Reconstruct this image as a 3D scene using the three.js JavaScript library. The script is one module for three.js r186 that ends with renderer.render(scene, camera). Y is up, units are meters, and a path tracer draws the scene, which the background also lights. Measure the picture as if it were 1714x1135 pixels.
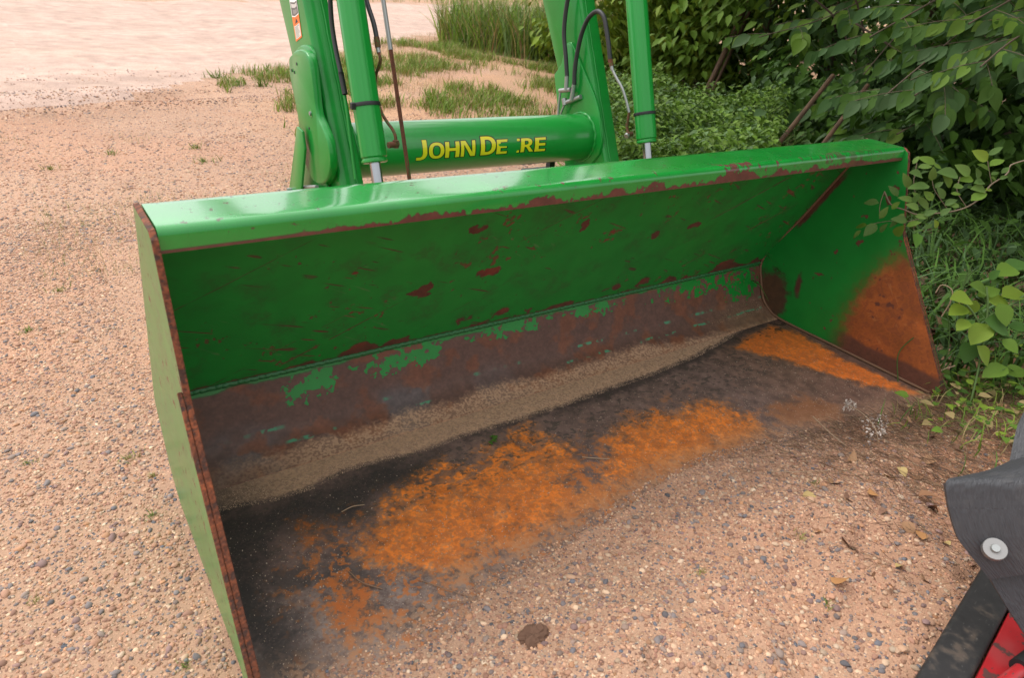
import * as THREE from 'three';
import { mergeGeometries, toCreasedNormals } from 'three/addons/utils/BufferGeometryUtils.js';
import { RoundedBoxGeometry } from 'three/addons/geometries/RoundedBoxGeometry.js';

// ---------------------------------------------------------------- camera, sky, sun, exposure
const scene = new THREE.Scene();
const camera = new THREE.PerspectiveCamera(52.809, 1024 / 679, 0.05, 900);
const CAM = new THREE.Vector3(-0.1165, 0.9524, 1.0457);
{
  const m = new THREE.Matrix4().set(
    0.8235, 0.2044, -0.5293, CAM.x,
    0.0859, 0.8772, 0.4724, CAM.y,
    0.5608, -0.4344, 0.7048, CAM.z, 0, 0, 0, 1);
  const s = new THREE.Vector3();
  m.decompose(camera.position, camera.quaternion, s);
  camera.quaternion.normalize();
}
camera.updateMatrixWorld(true);
camera.focus = 1.7; camera.userData.fStop = 7.1;
scene.add(camera);

const renderer = new THREE.WebGLRenderer({ antialias: true });
renderer.toneMapping = THREE.LinearToneMapping;
renderer.toneMappingExposure = 1.45;
renderer.shadowMap.enabled = true;

const SUN = new THREE.Vector3(-0.30, 0.80, -0.52).normalize();
{ // thin overcast: a cloud deck brighter overhead, with the broad glow of the veiled sun
  const w = 512, h = 256, d = new Float32Array(w * h * 4), v = new THREE.Vector3();
  for (let j = 0; j < h; j++) for (let i = 0; i < w; i++) {
    const el = ((j + 0.5) / h - 0.5) * Math.PI, az = ((i + 0.5) / w - 0.5) * 2 * Math.PI, k = (j * w + i) * 4;
    v.set(Math.cos(el) * Math.cos(az), Math.sin(el), Math.cos(el) * Math.sin(az));
    const up = Math.max(0, v.y), an = Math.acos(Math.min(1, v.dot(SUN))), glow = Math.exp(-an * an / 0.75);
    const n = 1 + 0.10 * Math.sin(v.x * 5.1 + 2 * Math.sin(v.z * 3.7)) * Math.cos(v.y * 6.3 + v.z * 2.2);
    const c = (el > 0 ? 0.52 + 0.48 * up + 1.25 * glow : 0.25) * n;
    d[k] = c; d[k + 1] = c; d[k + 2] = c * 1.02; d[k + 3] = 1;
  }
  const t = new THREE.DataTexture(d, w, h, THREE.RGBAFormat, THREE.FloatType);
  t.mapping = THREE.EquirectangularReflectionMapping; t.magFilter = THREE.LinearFilter; t.minFilter = THREE.LinearFilter; t.wrapS = THREE.RepeatWrapping; t.needsUpdate = true;
  scene.background = t; scene.environment = t;
}
const sun = new THREE.DirectionalLight(new THREE.Color(1, 0.95, 0.87), 1.2);
sun.target.position.set(0.8, 0, -0.5); sun.position.copy(sun.target.position).addScaledVector(SUN, 12);
sun.castShadow = true; sun.shadow.radius = 40; sun.shadow.mapSize.set(2048, 2048);
Object.assign(sun.shadow.camera, { left: -8, right: 8, top: 8, bottom: -8, near: 0.5, far: 40 });
scene.add(sun, sun.target);

// ---------------------------------------------------------------- small tools
function rng(seed) { let a = seed >>> 0; return () => { a = (a + 0x6D2B79F5) | 0; let t = Math.imul(a ^ (a >>> 15), 1 | a); t = (t + Math.imul(t ^ (t >>> 7), 61 | t)) ^ t; return ((t ^ (t >>> 14)) >>> 0) / 4294967296; }; }
function hash(i, j) { let h = Math.imul(i, 374761393) ^ Math.imul(j, 668265263); h = Math.imul(h ^ (h >>> 13), 1274126177); return ((h ^ (h >>> 16)) >>> 0) / 4294967296; }
function vn(x, y) {
  const i = Math.floor(x), j = Math.floor(y); let u = x - i, v = y - j; u = u * u * (3 - 2 * u); v = v * v * (3 - 2 * v);
  const a = hash(i, j), b = hash(i + 1, j), c = hash(i, j + 1), d = hash(i + 1, j + 1);
  return a + (b - a) * u + (c - a) * v + (a - b - c + d) * u * v;
}
function fbm(x, y, o = 4) { let s = 0, a = 0.5, t = 0; for (let k = 0; k < o; k++) { s += a * vn(x, y); t += a; x = x * 2.03 + 17.1; y = y * 2.03 + 9.7; a *= 0.5; } return s / t; }
const clamp = (x, a = 0, b = 1) => x < a ? a : x > b ? b : x;
const sst = (a, b, x) => { const t = clamp((x - a) / (b - a)); return t * t * (3 - 2 * t); };
const lerp = (a, b, t) => a + (b - a) * t;
const V = (x, y, z) => new THREE.Vector3(x, y, z);
function mix(o, c, t) { o[0] += (c[0] - o[0]) * t; o[1] += (c[1] - o[1]) * t; o[2] += (c[2] - o[2]) * t; }
function sdf(P, x, y) { // signed distance to a polygon, positive inside
  let d = 1e9, s = -1;
  for (let i = 0, j = P.length - 1; i < P.length; j = i++) {
    const [ax, ay] = P[i], [bx, by] = P[j], ex = bx - ax, ey = by - ay, wx = x - ax, wy = y - ay;
    const t = clamp((wx * ex + wy * ey) / (ex * ex + ey * ey)), qx = wx - ex * t, qy = wy - ey * t;
    d = Math.min(d, qx * qx + qy * qy);
    if ((ay > y) !== (by > y) && x < ex * (y - ay) / ey + ax) s = -s;
  }
  return s * Math.sqrt(d);
}
// a direction through a photo pixel (1714 x 1135), and where it meets a plane or a depth
const ray = (px, py) => V((px - 857) / 1143, (567.5 - py) / 1143, -1).applyQuaternion(camera.quaternion);
const atX = (px, py, X) => { const d = ray(px, py); return d.multiplyScalar((X - CAM.x) / d.x).add(CAM); };
const atY = (px, py, Y) => { const d = ray(px, py); return d.multiplyScalar((Y - CAM.y) / d.y).add(CAM); };
const atZ = (px, py, Z) => { const d = ray(px, py); return d.multiplyScalar((Z - CAM.z) / d.z).add(CAM); };
const atD = (px, py, D) => ray(px, py).multiplyScalar(D).add(CAM);

const used = {};
function numbered(n) { const k = used[n] = (used[n] ?? -1) + 1; return k ? `${n}_${String(k).padStart(3, '0')}` : n; }
function mesh(name, g, m, parent) { const o = new THREE.Mesh(g, m); o.castShadow = o.receiveShadow = true; if (parent) { o.name = name; parent.add(o); } else { o.name = numbered(name); scene.add(o); } return o; }
function tag(o, label, category, group, kind) { o.userData.label = label; if (category) o.userData.category = category; if (group) o.userData.group = group; if (kind) o.userData.kind = kind; return o; }
function thing(name, label, category, p = [0, 0, 0], group) { const o = new THREE.Group(); o.name = numbered(name); o.position.set(...p); scene.add(o); return tag(o, label, category, group); }
const I4 = new THREE.Matrix4();
function inst(name, g, m, list, parent) { // list of [Matrix4, Color]
  const o = new THREE.InstancedMesh(g, m, list.length); o.castShadow = o.receiveShadow = true;
  list.forEach(([mt, c], i) => { o.setMatrixAt(i, mt); o.setColorAt(i, c); });
  o.name = parent ? name : numbered(name); (parent || scene).add(o); o.userData.kind = 'stuff'; return o;
}
const tmpQ = new THREE.Quaternion(), tmpE = new THREE.Euler();
const mat4 = (p, e, s) => new THREE.Matrix4().compose(p, tmpQ.setFromEuler(tmpE.set(e[0], e[1], e[2], 'YXZ')), typeof s === 'number' ? V(s, s, s) : V(...s));
function tex(w, h, data, srgb, repeat) {
  const t = new THREE.DataTexture(data, w, h, THREE.RGBAFormat, THREE.UnsignedByteType);
  t.magFilter = THREE.LinearFilter; t.minFilter = THREE.LinearMipmapLinearFilter; if (srgb) t.colorSpace = THREE.SRGBColorSpace;
  t.wrapS = t.wrapT = repeat ? THREE.RepeatWrapping : THREE.ClampToEdgeWrapping; t.needsUpdate = true; return t;
}
// fn(u01, v01, out) fills out = [r, g, b (sRGB 0..255), roughness, relief 0..1]
function bake(w, h, fn, repeat = false) {
  const a = new Uint8Array(w * h * 4), b = new Uint8Array(w * h * 4), c = new Uint8Array(w * h * 4), o = [0, 0, 0, 0.5, 0.5];
  for (let j = 0; j < h; j++) for (let i = 0; i < w; i++) {
    fn((i + 0.5) / w, (j + 0.5) / h, o); const k = (j * w + i) * 4;
    for (let q = 0; q < 3; q++) { a[k + q] = clamp(o[q], 0, 255); b[k + q] = clamp(o[3]) * 255; c[k + q] = clamp(o[4]) * 255; }
    a[k + 3] = b[k + 3] = c[k + 3] = 255;
  }
  return { map: tex(w, h, a, true, repeat), roughnessMap: tex(w, h, b, false, repeat), bumpMap: tex(w, h, c, false, repeat) };
}
const tube = (pts, r, seg = 24, rad = 10) => new THREE.TubeGeometry(new THREE.CatmullRomCurve3(pts), seg, r, rad, false);
function rod(a, b, r0, r1 = r0, seg = 20) { // closed cylinder between two points
  const d = b.clone().sub(a), g = new THREE.CylinderGeometry(r1, r0, d.length(), seg);
  g.applyQuaternion(new THREE.Quaternion().setFromUnitVectors(V(0, 1, 0), d.clone().normalize()));
  const c = a.clone().add(b).multiplyScalar(0.5); g.translate(c.x, c.y, c.z); return g;
}

const W = 1.854;   // inside width of the bucket
// ---------------------------------------------------------------- ground
const PILE = [[-0.3, 0.45], [0.042, 0.40], [0.135, 0.409], [0.241, 0.399], [0.367, 0.376], [0.498, 0.374], [0.655, 0.358], [0.852, 0.326], [1.054, 0.319], [1.235, 0.35], [1.434, 0.385], [1.607, 0.416], [1.763, 0.432], [2.2, 0.46]];
function zb(x) { if (x <= PILE[0][0]) return PILE[0][1]; for (let i = 1; i < PILE.length; i++) if (x <= PILE[i][0]) { const a = PILE[i - 1], b = PILE[i]; return lerp(a[1], b[1], (x - a[0]) / (b[0] - a[0])); } return 0.46; }
function ground(x, z) {
  let h = -0.016 + 0.012 * (fbm(x * 3.1 + 4, z * 3.1) - 0.5) + 0.006 * (fbm(x * 17, z * 17, 3) - 0.5);
  const far = Math.hypot(x - 0.5, z);
  if (far > 2) h += 0.05 * (fbm(x * 0.9 + 7, z * 0.9, 3) - 0.5) * sst(2, 6, far);
  // wheel ruts across the yard
  const rut = z + 4.1 + 0.28 * x + 0.25 * (fbm(x * 1.3, 3.3, 3) - 0.5);
  h += sst(2.0, 2.8, -z) * (-0.06 * Math.exp(-rut * rut / 0.02) + 0.05 * Math.exp(-((rut - 0.3) ** 2) / 0.03) - 0.03 * Math.exp(-((rut + 0.75) ** 2) / 0.03)) * sst(1.8, 0.2, x);
  const wob = 0.05 * (fbm(x * 9 + 3, z * 9, 4) - 0.5) + 0.10 * (fbm(x * 2.6 + 8, z * 2.6, 3) - 0.5);
  const d = z - zb(x) + wob;
  const inX = sst(-0.05, 0.06, x);
  const heap = d < 0 ? Math.max(-0.03, d * 0.6) : 0.003 + 0.055 * sst(0, 0.3, d) * (0.25 + 1.5 * fbm(x * 6, z * 6, 3)) + 0.010 * (fbm(x * 30, z * 30, 3) - 0.5);
  if (z > 0.15) h = lerp(h, heap, inX * sst(0.15, 0.26, z) * sst(1.4, 0.9, z) + 0);
  if (x > 1.9) h += 0.05 * sst(1.9, 2.6, x) + 0.03 * (fbm(x * 5, z * 5 + 9) - 0.5);
  if (x > 0.004 && x < W - 0.004 && z > -0.22 && z < 0.18) h = Math.min(h, -0.03);
  return h;
}
// colour of pebbles and soil (linear albedo is well under the sunlit look)
const PEB = [[178, 138, 112], [190, 152, 122], [164, 122, 98], [196, 168, 140], [150, 110, 92], [112, 108, 110], [92, 94, 102], [122, 98, 96], [192, 170, 146], [172, 126, 92], [132, 118, 110]];
const GTEX = (() => {
  const N = 2048, S = 1.7, r = rng(11), a = new Float32Array(N * N * 3), hgt = new Float32Array(N * N);
  for (let j = 0; j < N; j++) for (let i = 0; i < N; i++) {
    const k = j * N + i, n = hash(i, j), m = hash(i >> 1, (j >> 1) + 7777), b = 0.86 + 0.16 * n + 0.12 * m;
    a[k * 3] = 168 * b; a[k * 3 + 1] = 133 * b; a[k * 3 + 2] = 109 * b; hgt[k] = 0.25 + 0.1 * n;
  }
  const put = (cx, cy, rx, ry, th, col, amp) => {
    const R = Math.ceil(Math.max(rx, ry)) + 1, c = Math.cos(th), s = Math.sin(th);
    for (let y = -R; y <= R; y++) for (let x = -R; x <= R; x++) {
      const p = (x * c + y * s) / rx, q = (-x * s + y * c) / ry, d = p * p + q * q; if (d > 1) continue;
      const k = (((cy + y + N) % N) | 0) * N + (((cx + x + N) % N) | 0), g = 0.93 + 0.14 * hash(k, 5);
      a[k * 3] = col[0] * g; a[k * 3 + 1] = col[1] * g; a[k * 3 + 2] = col[2] * g; hgt[k] = 0.3 + amp * Math.sqrt(1 - d);
    }
  };
  for (let n = 0; n < 60000; n++) { const q = 1.2 + 2.6 * r() * r(); const c = PEB[Math.floor(r() * r() * PEB.length * 0.99)], v = 0.82 + 0.36 * r(); put(Math.floor(r() * N), Math.floor(r() * N), q * (0.8 + r() * 0.6), q, r() * 3.14, [c[0] * v, c[1] * v, c[2] * v], 0.35); }
  for (let n = 0; n < 7000; n++) { const q = 2.5 + 3.5 * r() * r(); const c = PEB[Math.floor(r() * PEB.length)], v = 0.8 + 0.35 * r(); put(Math.floor(r() * N), Math.floor(r() * N), q * (0.9 + r() * 0.6), q, r() * 3.14, [c[0] * v, c[1] * v, c[2] * v], 0.65); }
  const A = new Uint8Array(N * N * 4), B = new Uint8Array(N * N * 4);
  for (let k = 0; k < N * N; k++) { for (let q = 0; q < 3; q++) { A[k * 4 + q] = clamp(a[k * 3 + q], 0, 255); B[k * 4 + q] = clamp(hgt[k]) * 255; } A[k * 4 + 3] = B[k * 4 + 3] = 255; }
  return { map: tex(N, N, A, true, true), bumpMap: tex(N, N, B, false, true), S };
})();
const groundMat = new THREE.MeshStandardMaterial({ map: GTEX.map, bumpMap: GTEX.bumpMap, bumpScale: 0.004, roughness: 0.95, vertexColors: true });
const ROADTEX = bake(1024, 1024, (u, v, o) => {
  const x = u * 1024, y = v * 1024, n = hash(x | 0, y | 0), m = hash((x | 0) >> 1, (y | 0) >> 1), q = 0.86 + 0.14 * n + 0.14 * m - (m > 0.93 ? 0.25 : 0) + (n > 0.985 ? 0.14 : 0);
  const w = 0.90 + 0.22 * fbm(u * 16, v * 16, 3); o[0] = 178 * q * w; o[1] = 151 * q * w; o[2] = 136 * q * w; o[4] = 0.4 + 0.4 * m;
}, true);
const roadMat = new THREE.MeshStandardMaterial({ map: ROADTEX.map, bumpMap: ROADTEX.bumpMap, bumpScale: 0.004, roughness: 0.95, vertexColors: true });
// far edge and near edge of the dusty track that passes behind the yard (a distance along the track's own axis)
function roadness(x, z) { // > 0 on the track
  const t = 0.35 * (fbm(x * 0.7, z * 0.7, 3) - 0.5) * 3;
  const near = -z - (3.9 + 0.85 * Math.max(0, x) + 0.14 * Math.max(0, x) * 0.6) + t * 0.6 + (x < 0 ? 0 : 0);
  const far = 12.1 + 0.43 * Math.max(0, x) + z + t * 0.5 + Math.max(0, -x) * 0.3;
  return Math.min(near, far);
}
let groundMesh;
{
  const N = 560, wx = u => 0.55 + 2.5 * u + 330 * Math.sign(u) * Math.abs(u) ** 8, wz = u => -0.2 + 2.6 * u + 330 * Math.sign(u) * Math.abs(u) ** 8;
  const P = new Float32Array((N + 1) * (N + 1) * 3), U = new Float32Array((N + 1) * (N + 1) * 2), C = new Float32Array((N + 1) * (N + 1) * 3), ig = [], ir = [];
  for (let j = 0; j <= N; j++) for (let i = 0; i <= N; i++) {
    const x = wx(i / N * 2 - 1), z = wz(j / N * 2 - 1), k = j * (N + 1) + i;
    P[k * 3] = x; P[k * 3 + 1] = Math.hypot(x, z) < 60 ? ground(x, z) : -0.02; P[k * 3 + 2] = z; U[k * 2] = x / GTEX.S; U[k * 2 + 1] = z / GTEX.S;
    const big = fbm(x * 0.55 + 31, z * 0.55, 4), mid = fbm(x * 4.3, z * 4.3 + 2, 4);
    const c = [1, 1, 1], b = 0.80 + 0.22 * big + 0.2 * mid; c[0] = c[1] = c[2] = b;
    // pinker soil in patches, rotted straw on the heap, straw-coloured verge
    const pk = sst(0.45, 0.65, fbm(x * 1.7 + 5, z * 1.7, 3)); mix(c, [b * 1.04, b * 0.93, b * 0.88], pk * 0.6);
    const beyond = sst(0, 1.2, -z - 12.1 - 0.43 * Math.max(0, x)); 
    const mould = sst(0.9, 1.6, x + 0.5 * (mid - 0.5) + 0.4 * (z - 0.6)) * sst(0.28, 0.42, z); mix(c, [b * 0.64, b * 0.50, b * 0.40], mould * 0.85);
    const verge = sst(2.2, 3.2, -z) * sst(0.6, 1.8, x) * sst(0.42, 0.6, fbm(x * 0.9 + 3, z * 1.8, 3)) ; mix(c, [b * 1.06, b * 0.98, b * 0.72], verge * 0.45);
    if (roadness(x, z) > -0.3) { const u = z + 0.42 * x, s = fbm(u * 2.6 + 11, x * 0.22, 4), s2 = fbm(u * 9, x * 0.5 + 4, 3), f = 0.70 + 0.34 * s + 0.26 * s2; c[0] = f; c[1] = f * (0.985 + 0.02 * s); c[2] = f * (0.96 + 0.06 * s2); }
    C.set(c, k * 3);
  }
  for (let j = 0; j < N; j++) for (let i = 0; i < N; i++) {
    const k = j * (N + 1) + i, q = [k, k + N + 1, k + 1, k + 1, k + N + 1, k + N + 2];
    const x = (P[k * 3] + P[(k + 1) * 3]) / 2, z = (P[k * 3 + 2] + P[(k + N + 1) * 3 + 2]) / 2;
    (roadness(x, z) > 0 ? ir : ig).push(...q);
  }
  const whole = new THREE.BufferGeometry(); whole.setAttribute('position', new THREE.BufferAttribute(P, 3)); whole.setAttribute('uv', new THREE.BufferAttribute(U, 2)); whole.setAttribute('color', new THREE.BufferAttribute(C, 3));
  whole.setIndex(new THREE.BufferAttribute(new Uint32Array(ig.concat(ir)), 1)); whole.computeVertexNormals();
  const cut = idx => { const g = new THREE.BufferGeometry(); for (const n of ['position', 'uv', 'color', 'normal']) g.setAttribute(n, whole.attributes[n]); g.setIndex(new THREE.BufferAttribute(new Uint32Array(idx), 1)); return g; };
  groundMesh = tag(mesh('ground', cut(ig), groundMat), 'pinkish tan gravel yard around the bucket', null, null, 'structure');
  tag(mesh('road', cut(ir), roadMat), 'pale dusty dirt track passing behind the loader', null, null, 'structure');
}

// ---------------------------------------------------------------- bucket finishes
const GREEN = [22, 132, 48], RUST = [96, 54, 40], RUST2 = [138, 70, 34], STEEL = [74, 60, 57];
const scratch = (x, y) => { const a = vn(x * 26 + y * 9, y * 150 - x * 60), b = vn(x * 14 - y * 20, y * 90 + x * 110); return Math.max(sst(0.94, 0.99, a), sst(0.95, 0.995, b)); };
function paintedGreen(x, y, o, fade = 0) {
  const n = fbm(x * 22, y * 22, 3), f = hash((x * 1500) | 0, (y * 1500) | 0);
  const b = 0.93 + 0.12 * n + 0.03 * f; o[0] = GREEN[0] * b; o[1] = GREEN[1] * b; o[2] = GREEN[2] * b; o[3] = 0.30 + 0.18 * n; o[4] = 0.6;
}
// FLOOR: outlines in metres (x across the bucket, z towards its mouth)
const F = {
  orange: [[0.292, 0.1], [0.333, 0.064], [0.411, 0.043], [0.495, 0.021], [0.547, 0.06], [0.617, 0.025], [0.673, 0.015], [0.727, 0.012], [0.766, 0.078], [0.785, 0.121], [0.758, 0.172], [0.692, 0.195], [0.679, 0.253], [0.762, 0.233], [0.838, 0.191], [0.946, 0.109], [1.041, 0.095], [1.112, 0.131], [1.248, 0.132], [1.265, 0.178], [1.263, 0.238], [1.264, 0.302], [1.222, 0.343], [1.119, 0.353], [0.995, 0.335], [0.902, 0.331], [0.768, 0.322], [0.624, 0.322], [0.466, 0.322], [0.395, 0.331], [0.3, 0.285], [0.263, 0.24], [0.229, 0.188], [0.261, 0.155]],
  corner: [[1.536, -0.035], [1.674, -0.075], [1.79, -0.09], [1.834, -0.03], [1.82, 0.05], [1.81, 0.18], [1.825, 0.308], [1.85, 0.43], [1.781, 0.378], [1.688, 0.246], [1.645, 0.135], [1.576, 0.015]],
  spotA: [[0.154, 0.061], [0.181, 0.061], [0.19, 0.098], [0.168, 0.129], [0.154, 0.104]], spotB: [[0.153, 0.267], [0.202, 0.251], [0.194, 0.319], [0.155, 0.361], [0.139, 0.339]],
  faint: [[1.37, 0.232], [1.5, 0.233], [1.539, 0.318], [1.502, 0.377], [1.361, 0.348], [1.313, 0.293]],
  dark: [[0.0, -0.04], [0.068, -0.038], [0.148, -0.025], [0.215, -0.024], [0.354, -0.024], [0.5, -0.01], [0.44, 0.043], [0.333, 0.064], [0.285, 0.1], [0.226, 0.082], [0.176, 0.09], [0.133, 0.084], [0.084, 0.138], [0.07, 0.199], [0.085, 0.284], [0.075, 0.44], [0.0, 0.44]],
};
const SANDLOW = [[0, -0.04], [0.07, -0.04], [0.148, -0.022], [0.215, -0.021], [0.296, -0.040], [0.357, -0.036], [0.416, -0.030], [0.446, -0.022], [0.585, -0.030], [0.751, -0.022], [0.905, -0.022], [1.176, -0.030], [1.392, -0.045], [1.55, -0.075], [1.66, -0.10], [1.85, -0.118]];
const sandZ = x => { for (let i = 1; i < SANDLOW.length; i++) if (x <= SANDLOW[i][0]) { const a = SANDLOW[i - 1], b = SANDLOW[i]; return lerp(a[1], b[1], (x - a[0]) / (b[0] - a[0])); } return -0.118; };
const FZ0 = -0.112, FZ1 = 0.4248;
const floorTex = bake(2048, 640, (u, v, o) => {
  const x = u * W, z = FZ0 + v * (FZ1 - FZ0);
  const n1 = fbm(x * 16, z * 16, 4), n2 = fbm(x * 55 + 9, z * 55, 4), n3 = fbm(x * 190, z * 190, 2), n4 = hash(u * 4096 | 0, v * 1280 | 0);
  const n7 = fbm(x * 330 + 6, z * 330, 2) * 0.6 + 0.4 * n2, n9 = fbm(x * 120 + 60, z * 120, 3); const wx = x + 0.03 * (fbm(x * 12 + 40, z * 12, 3) - 0.5), wz = z + 0.03 * (fbm(x * 12, z * 12 + 70, 3) - 0.5);
  const rag = 0.045 * (n1 - 0.5) + 0.05 * (n2 - 0.5) + 0.03 * (n3 - 0.5);
  const k = 0.78 + 0.44 * n2; o[0] = 108 * k; o[1] = 85 * k; o[2] = 78 * k; o[3] = 0.62; o[4] = 0.4 + 0.2 * n3;
  // grey-blue wiped steel at the near left, browner towards the right
  mix(o, [122 * k, 109 * k, 102 * k], sst(0.6, 0.3, x) * sst(0.12, 0.3, z) * (0.15 + 0.6 * sst(0.36, 0.58, n7)));
  mix(o, [112 * k, 78 * k, 60 * k], sst(1.3, 1.6, x) * 0.5);
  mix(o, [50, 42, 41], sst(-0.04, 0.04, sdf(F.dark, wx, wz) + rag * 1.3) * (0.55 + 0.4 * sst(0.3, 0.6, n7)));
  mix(o, [58, 46, 45], sst(0.035, 0.0, z - sandZ(x) + rag * 0.6) * sst(0.45, 0.8, x) * 0.75);
  mix(o, [52, 46, 45], sst(0.50, 0.66, n1) * sst(0.5, 0.2, x) * 0.5);
  const wA = sst(-0.03, 0.04, sdf(F.orange, wx, wz) + rag * 1.15);
  const bite = 1 - 0.75 * sst(0.52, 0.62, fbm(x * 38 + 3, z * 60, 3)) * sst(0.20, 0.05, z);
  const old = sst(0.24, 0.34, z) * 0.55;
  const om = [lerp(216, 182, old) * (0.76 + 0.44 * n2), lerp(116, 108, old) * (0.74 + 0.5 * n2), lerp(42, 58, old) * (0.72 + 0.5 * n2)];
  const grain = 0.62 + 0.42 * sst(0.30, 0.6, n3) - 0.3 * sst(0.56, 0.66, fbm(x * 26 + 50, z * 26, 4)) * sst(0.1, 0.25, z);
  mix(o, om, clamp(wA * bite * grain * (1 - old * 0.45)));
  const flecks = sst(0.56, 0.66, n2) * sst(0.45, 0.6, n1) * sst(0.02, 0.1, x) * sst(0.02, 0.12, z); mix(o, [176, 92, 36], flecks * 0.6 * sst(0.4, 0.55, n7) * sst(1.5, 1.1, x)); mix(o, [176, 98, 46], sst(0.54, 0.64, n9) * sst(0.08, 0.16, x) * sst(0.06, 0.2, z) * sst(1.35, 1.0, x) * 0.8); mix(o, [66, 56, 50], sst(0.60, 0.70, fbm(x * 80 + 20, z * 120 + 30, 4)) * 0.65 * sst(0.17, 0.09, z) + 0.12 * sst(0.58, 0.7, n7)); { const gr = 0.86 + 0.28 * n7; o[0] *= gr; o[1] *= gr; o[2] *= gr; }
  const wC = sst(-0.012, 0.022, sdf(F.corner, wx, wz) + rag * 0.5); mix(o, [214 * (0.8 + 0.34 * n2), 112 * (0.8 + 0.34 * n2), 40], wC * (0.75 + 0.25 * sst(0.3, 0.55, n3)));
  for (const P of [F.spotA, F.spotB]) mix(o, [176, 92, 36], sst(-0.03, 0.03, sdf(P, wx, wz) + rag * 1.4) * (0.35 + 0.5 * sst(0.4, 0.56, n7)));
  mix(o, [150, 88, 48], sst(-0.02, 0.04, sdf(F.faint, wx, wz) + rag) * 0.6);
  // damp black crumbs beside the corner rust, dust and silt near the gravel
  mix(o, [50, 38, 32], sst(0.55, 0.64, n2) * sst(1.5, 1.6, x) * sst(-0.01, -0.06, z) * 0.8);
  const dz = z - zb(x) + 0.05 * (n1 - 0.5) + 0.03 * (n2 - 0.5); mix(o, [158, 122, 96], sst(-0.12, 0.0, dz) * (0.25 + 0.6 * sst(0.4, 0.6, n3)));
  const sz = sandZ(x) - z + 0.014 * (n1 - 0.5) + 0.012 * (n3 - 0.5); const sd = sst(0.0, 0.02, sz) * (0.74 + 0.26 * sst(0.30, 0.62, fbm(x * 260, z * 260, 2))); mix(o, [178 + 26 * n3, 141 + 22 * n3, 112 + 18 * n3], sd * 0.95 * (0.35 + 0.65 * sst(0.02, 0.2, x)));
  if (sd > 0.3) o[3] = 0.95;
  // pale specks of grit
  if (n4 > 0.994) mix(o, [190, 168, 142], 0.75);
}, false);
const panelTex = (() => { // inside of the back sheet: v runs from the rail (0) down to the weld (1)
  const L = 0.495, spots = [[0.52, 0.30, 0.032, 0.024], [0.68, 0.275, 0.03, 0.018], [1.18, 0.245, 0.022, 0.018], [1.32, 0.23, 0.03, 0.012], [0.60, 0.12, 0.02, 0.012], [0.9, 0.16, 0.012, 0.022], [0.35, 0.2, 0.018, 0.008], [1.02, 0.20, 0.03, 0.008]];
  return bake(2048, 512, (u, v, o) => {
    const x = u * W, y = v * L, n1 = fbm(x * 18, y * 18, 4), n2 = fbm(x * 60, y * 60 + 3, 4), n3 = fbm(x * 9 + 8, y * 9, 3);
    paintedGreen(x, y, o); o[3] = 0.42 + 0.2 * n1;
    let r = 0;
    for (const [sx, sy, a, b] of spots) { const p = (x - sx) / a, q = (y - sy) / b; r = Math.max(r, sst(0.9, 0.5, p * p + q * q + 3.6 * (n2 - 0.5) + 1.6 * (n1 - 0.5))); }
    const n6 = fbm(x * 130 + 4, y * 110, 3); r = Math.max(r, sst(0.66, 0.72, n2 * 0.35 + n6 * 0.35 + n3 * 0.3 + 0.02 * sst(0.3, 0.8, x)) * 0.75);
    r = Math.max(r, sst(0.008, -0.004, (L - y) - 0.05 * sst(0.46, 0.7, n1) * sst(0.2, 0.5, x) - 0.012 * n2));
    r = Math.max(r, 0.7 * sst(0.0, 0.02, 0.075 * sst(0.5, 0.72, n1) * sst(0.25, 0.6, x) * sst(1.3, 0.9, x) + 0.012 - y));
    // slanting scrape marks
    const s1 = vn(x * 9 + y * 14, (y - x * 0.45) * 120), s2 = vn((x + y * 1.3) * 7, (y + 0.6 * x) * 140);
    r = Math.max(r, 0.8 * sst(0.86, 0.95, s1) * sst(0.40, 0.58, n3), 0.7 * sst(0.89, 0.97, s2) * sst(0.38, 0.6, n1)); const pale = sst(0.9, 0.97, vn(x * 16 + y * 22, (y - x * 0.7) * 210)) * sst(0.45, 0.62, n3);
    const k = 0.8 + 0.4 * n2; mix(o, [lerp(RUST[0], 140, sst(0.58, 0.7, n3) * 0.5) * k, RUST[1] * k, RUST[2] * k], clamp(r)); if (r > 0.4) { o[3] = 0.8; o[4] = 0.35; }
    mix(o, [150, 128, 96], pale * 0.35); const dirt = sst(0.45, 0.8, n1) * 0.22; mix(o, [78, 64, 38], dirt * (0.5 + 0.9 * sst(0.35, 0.6, fbm(x * 160, y * 160 + 5, 2))));
  });
})();
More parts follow.
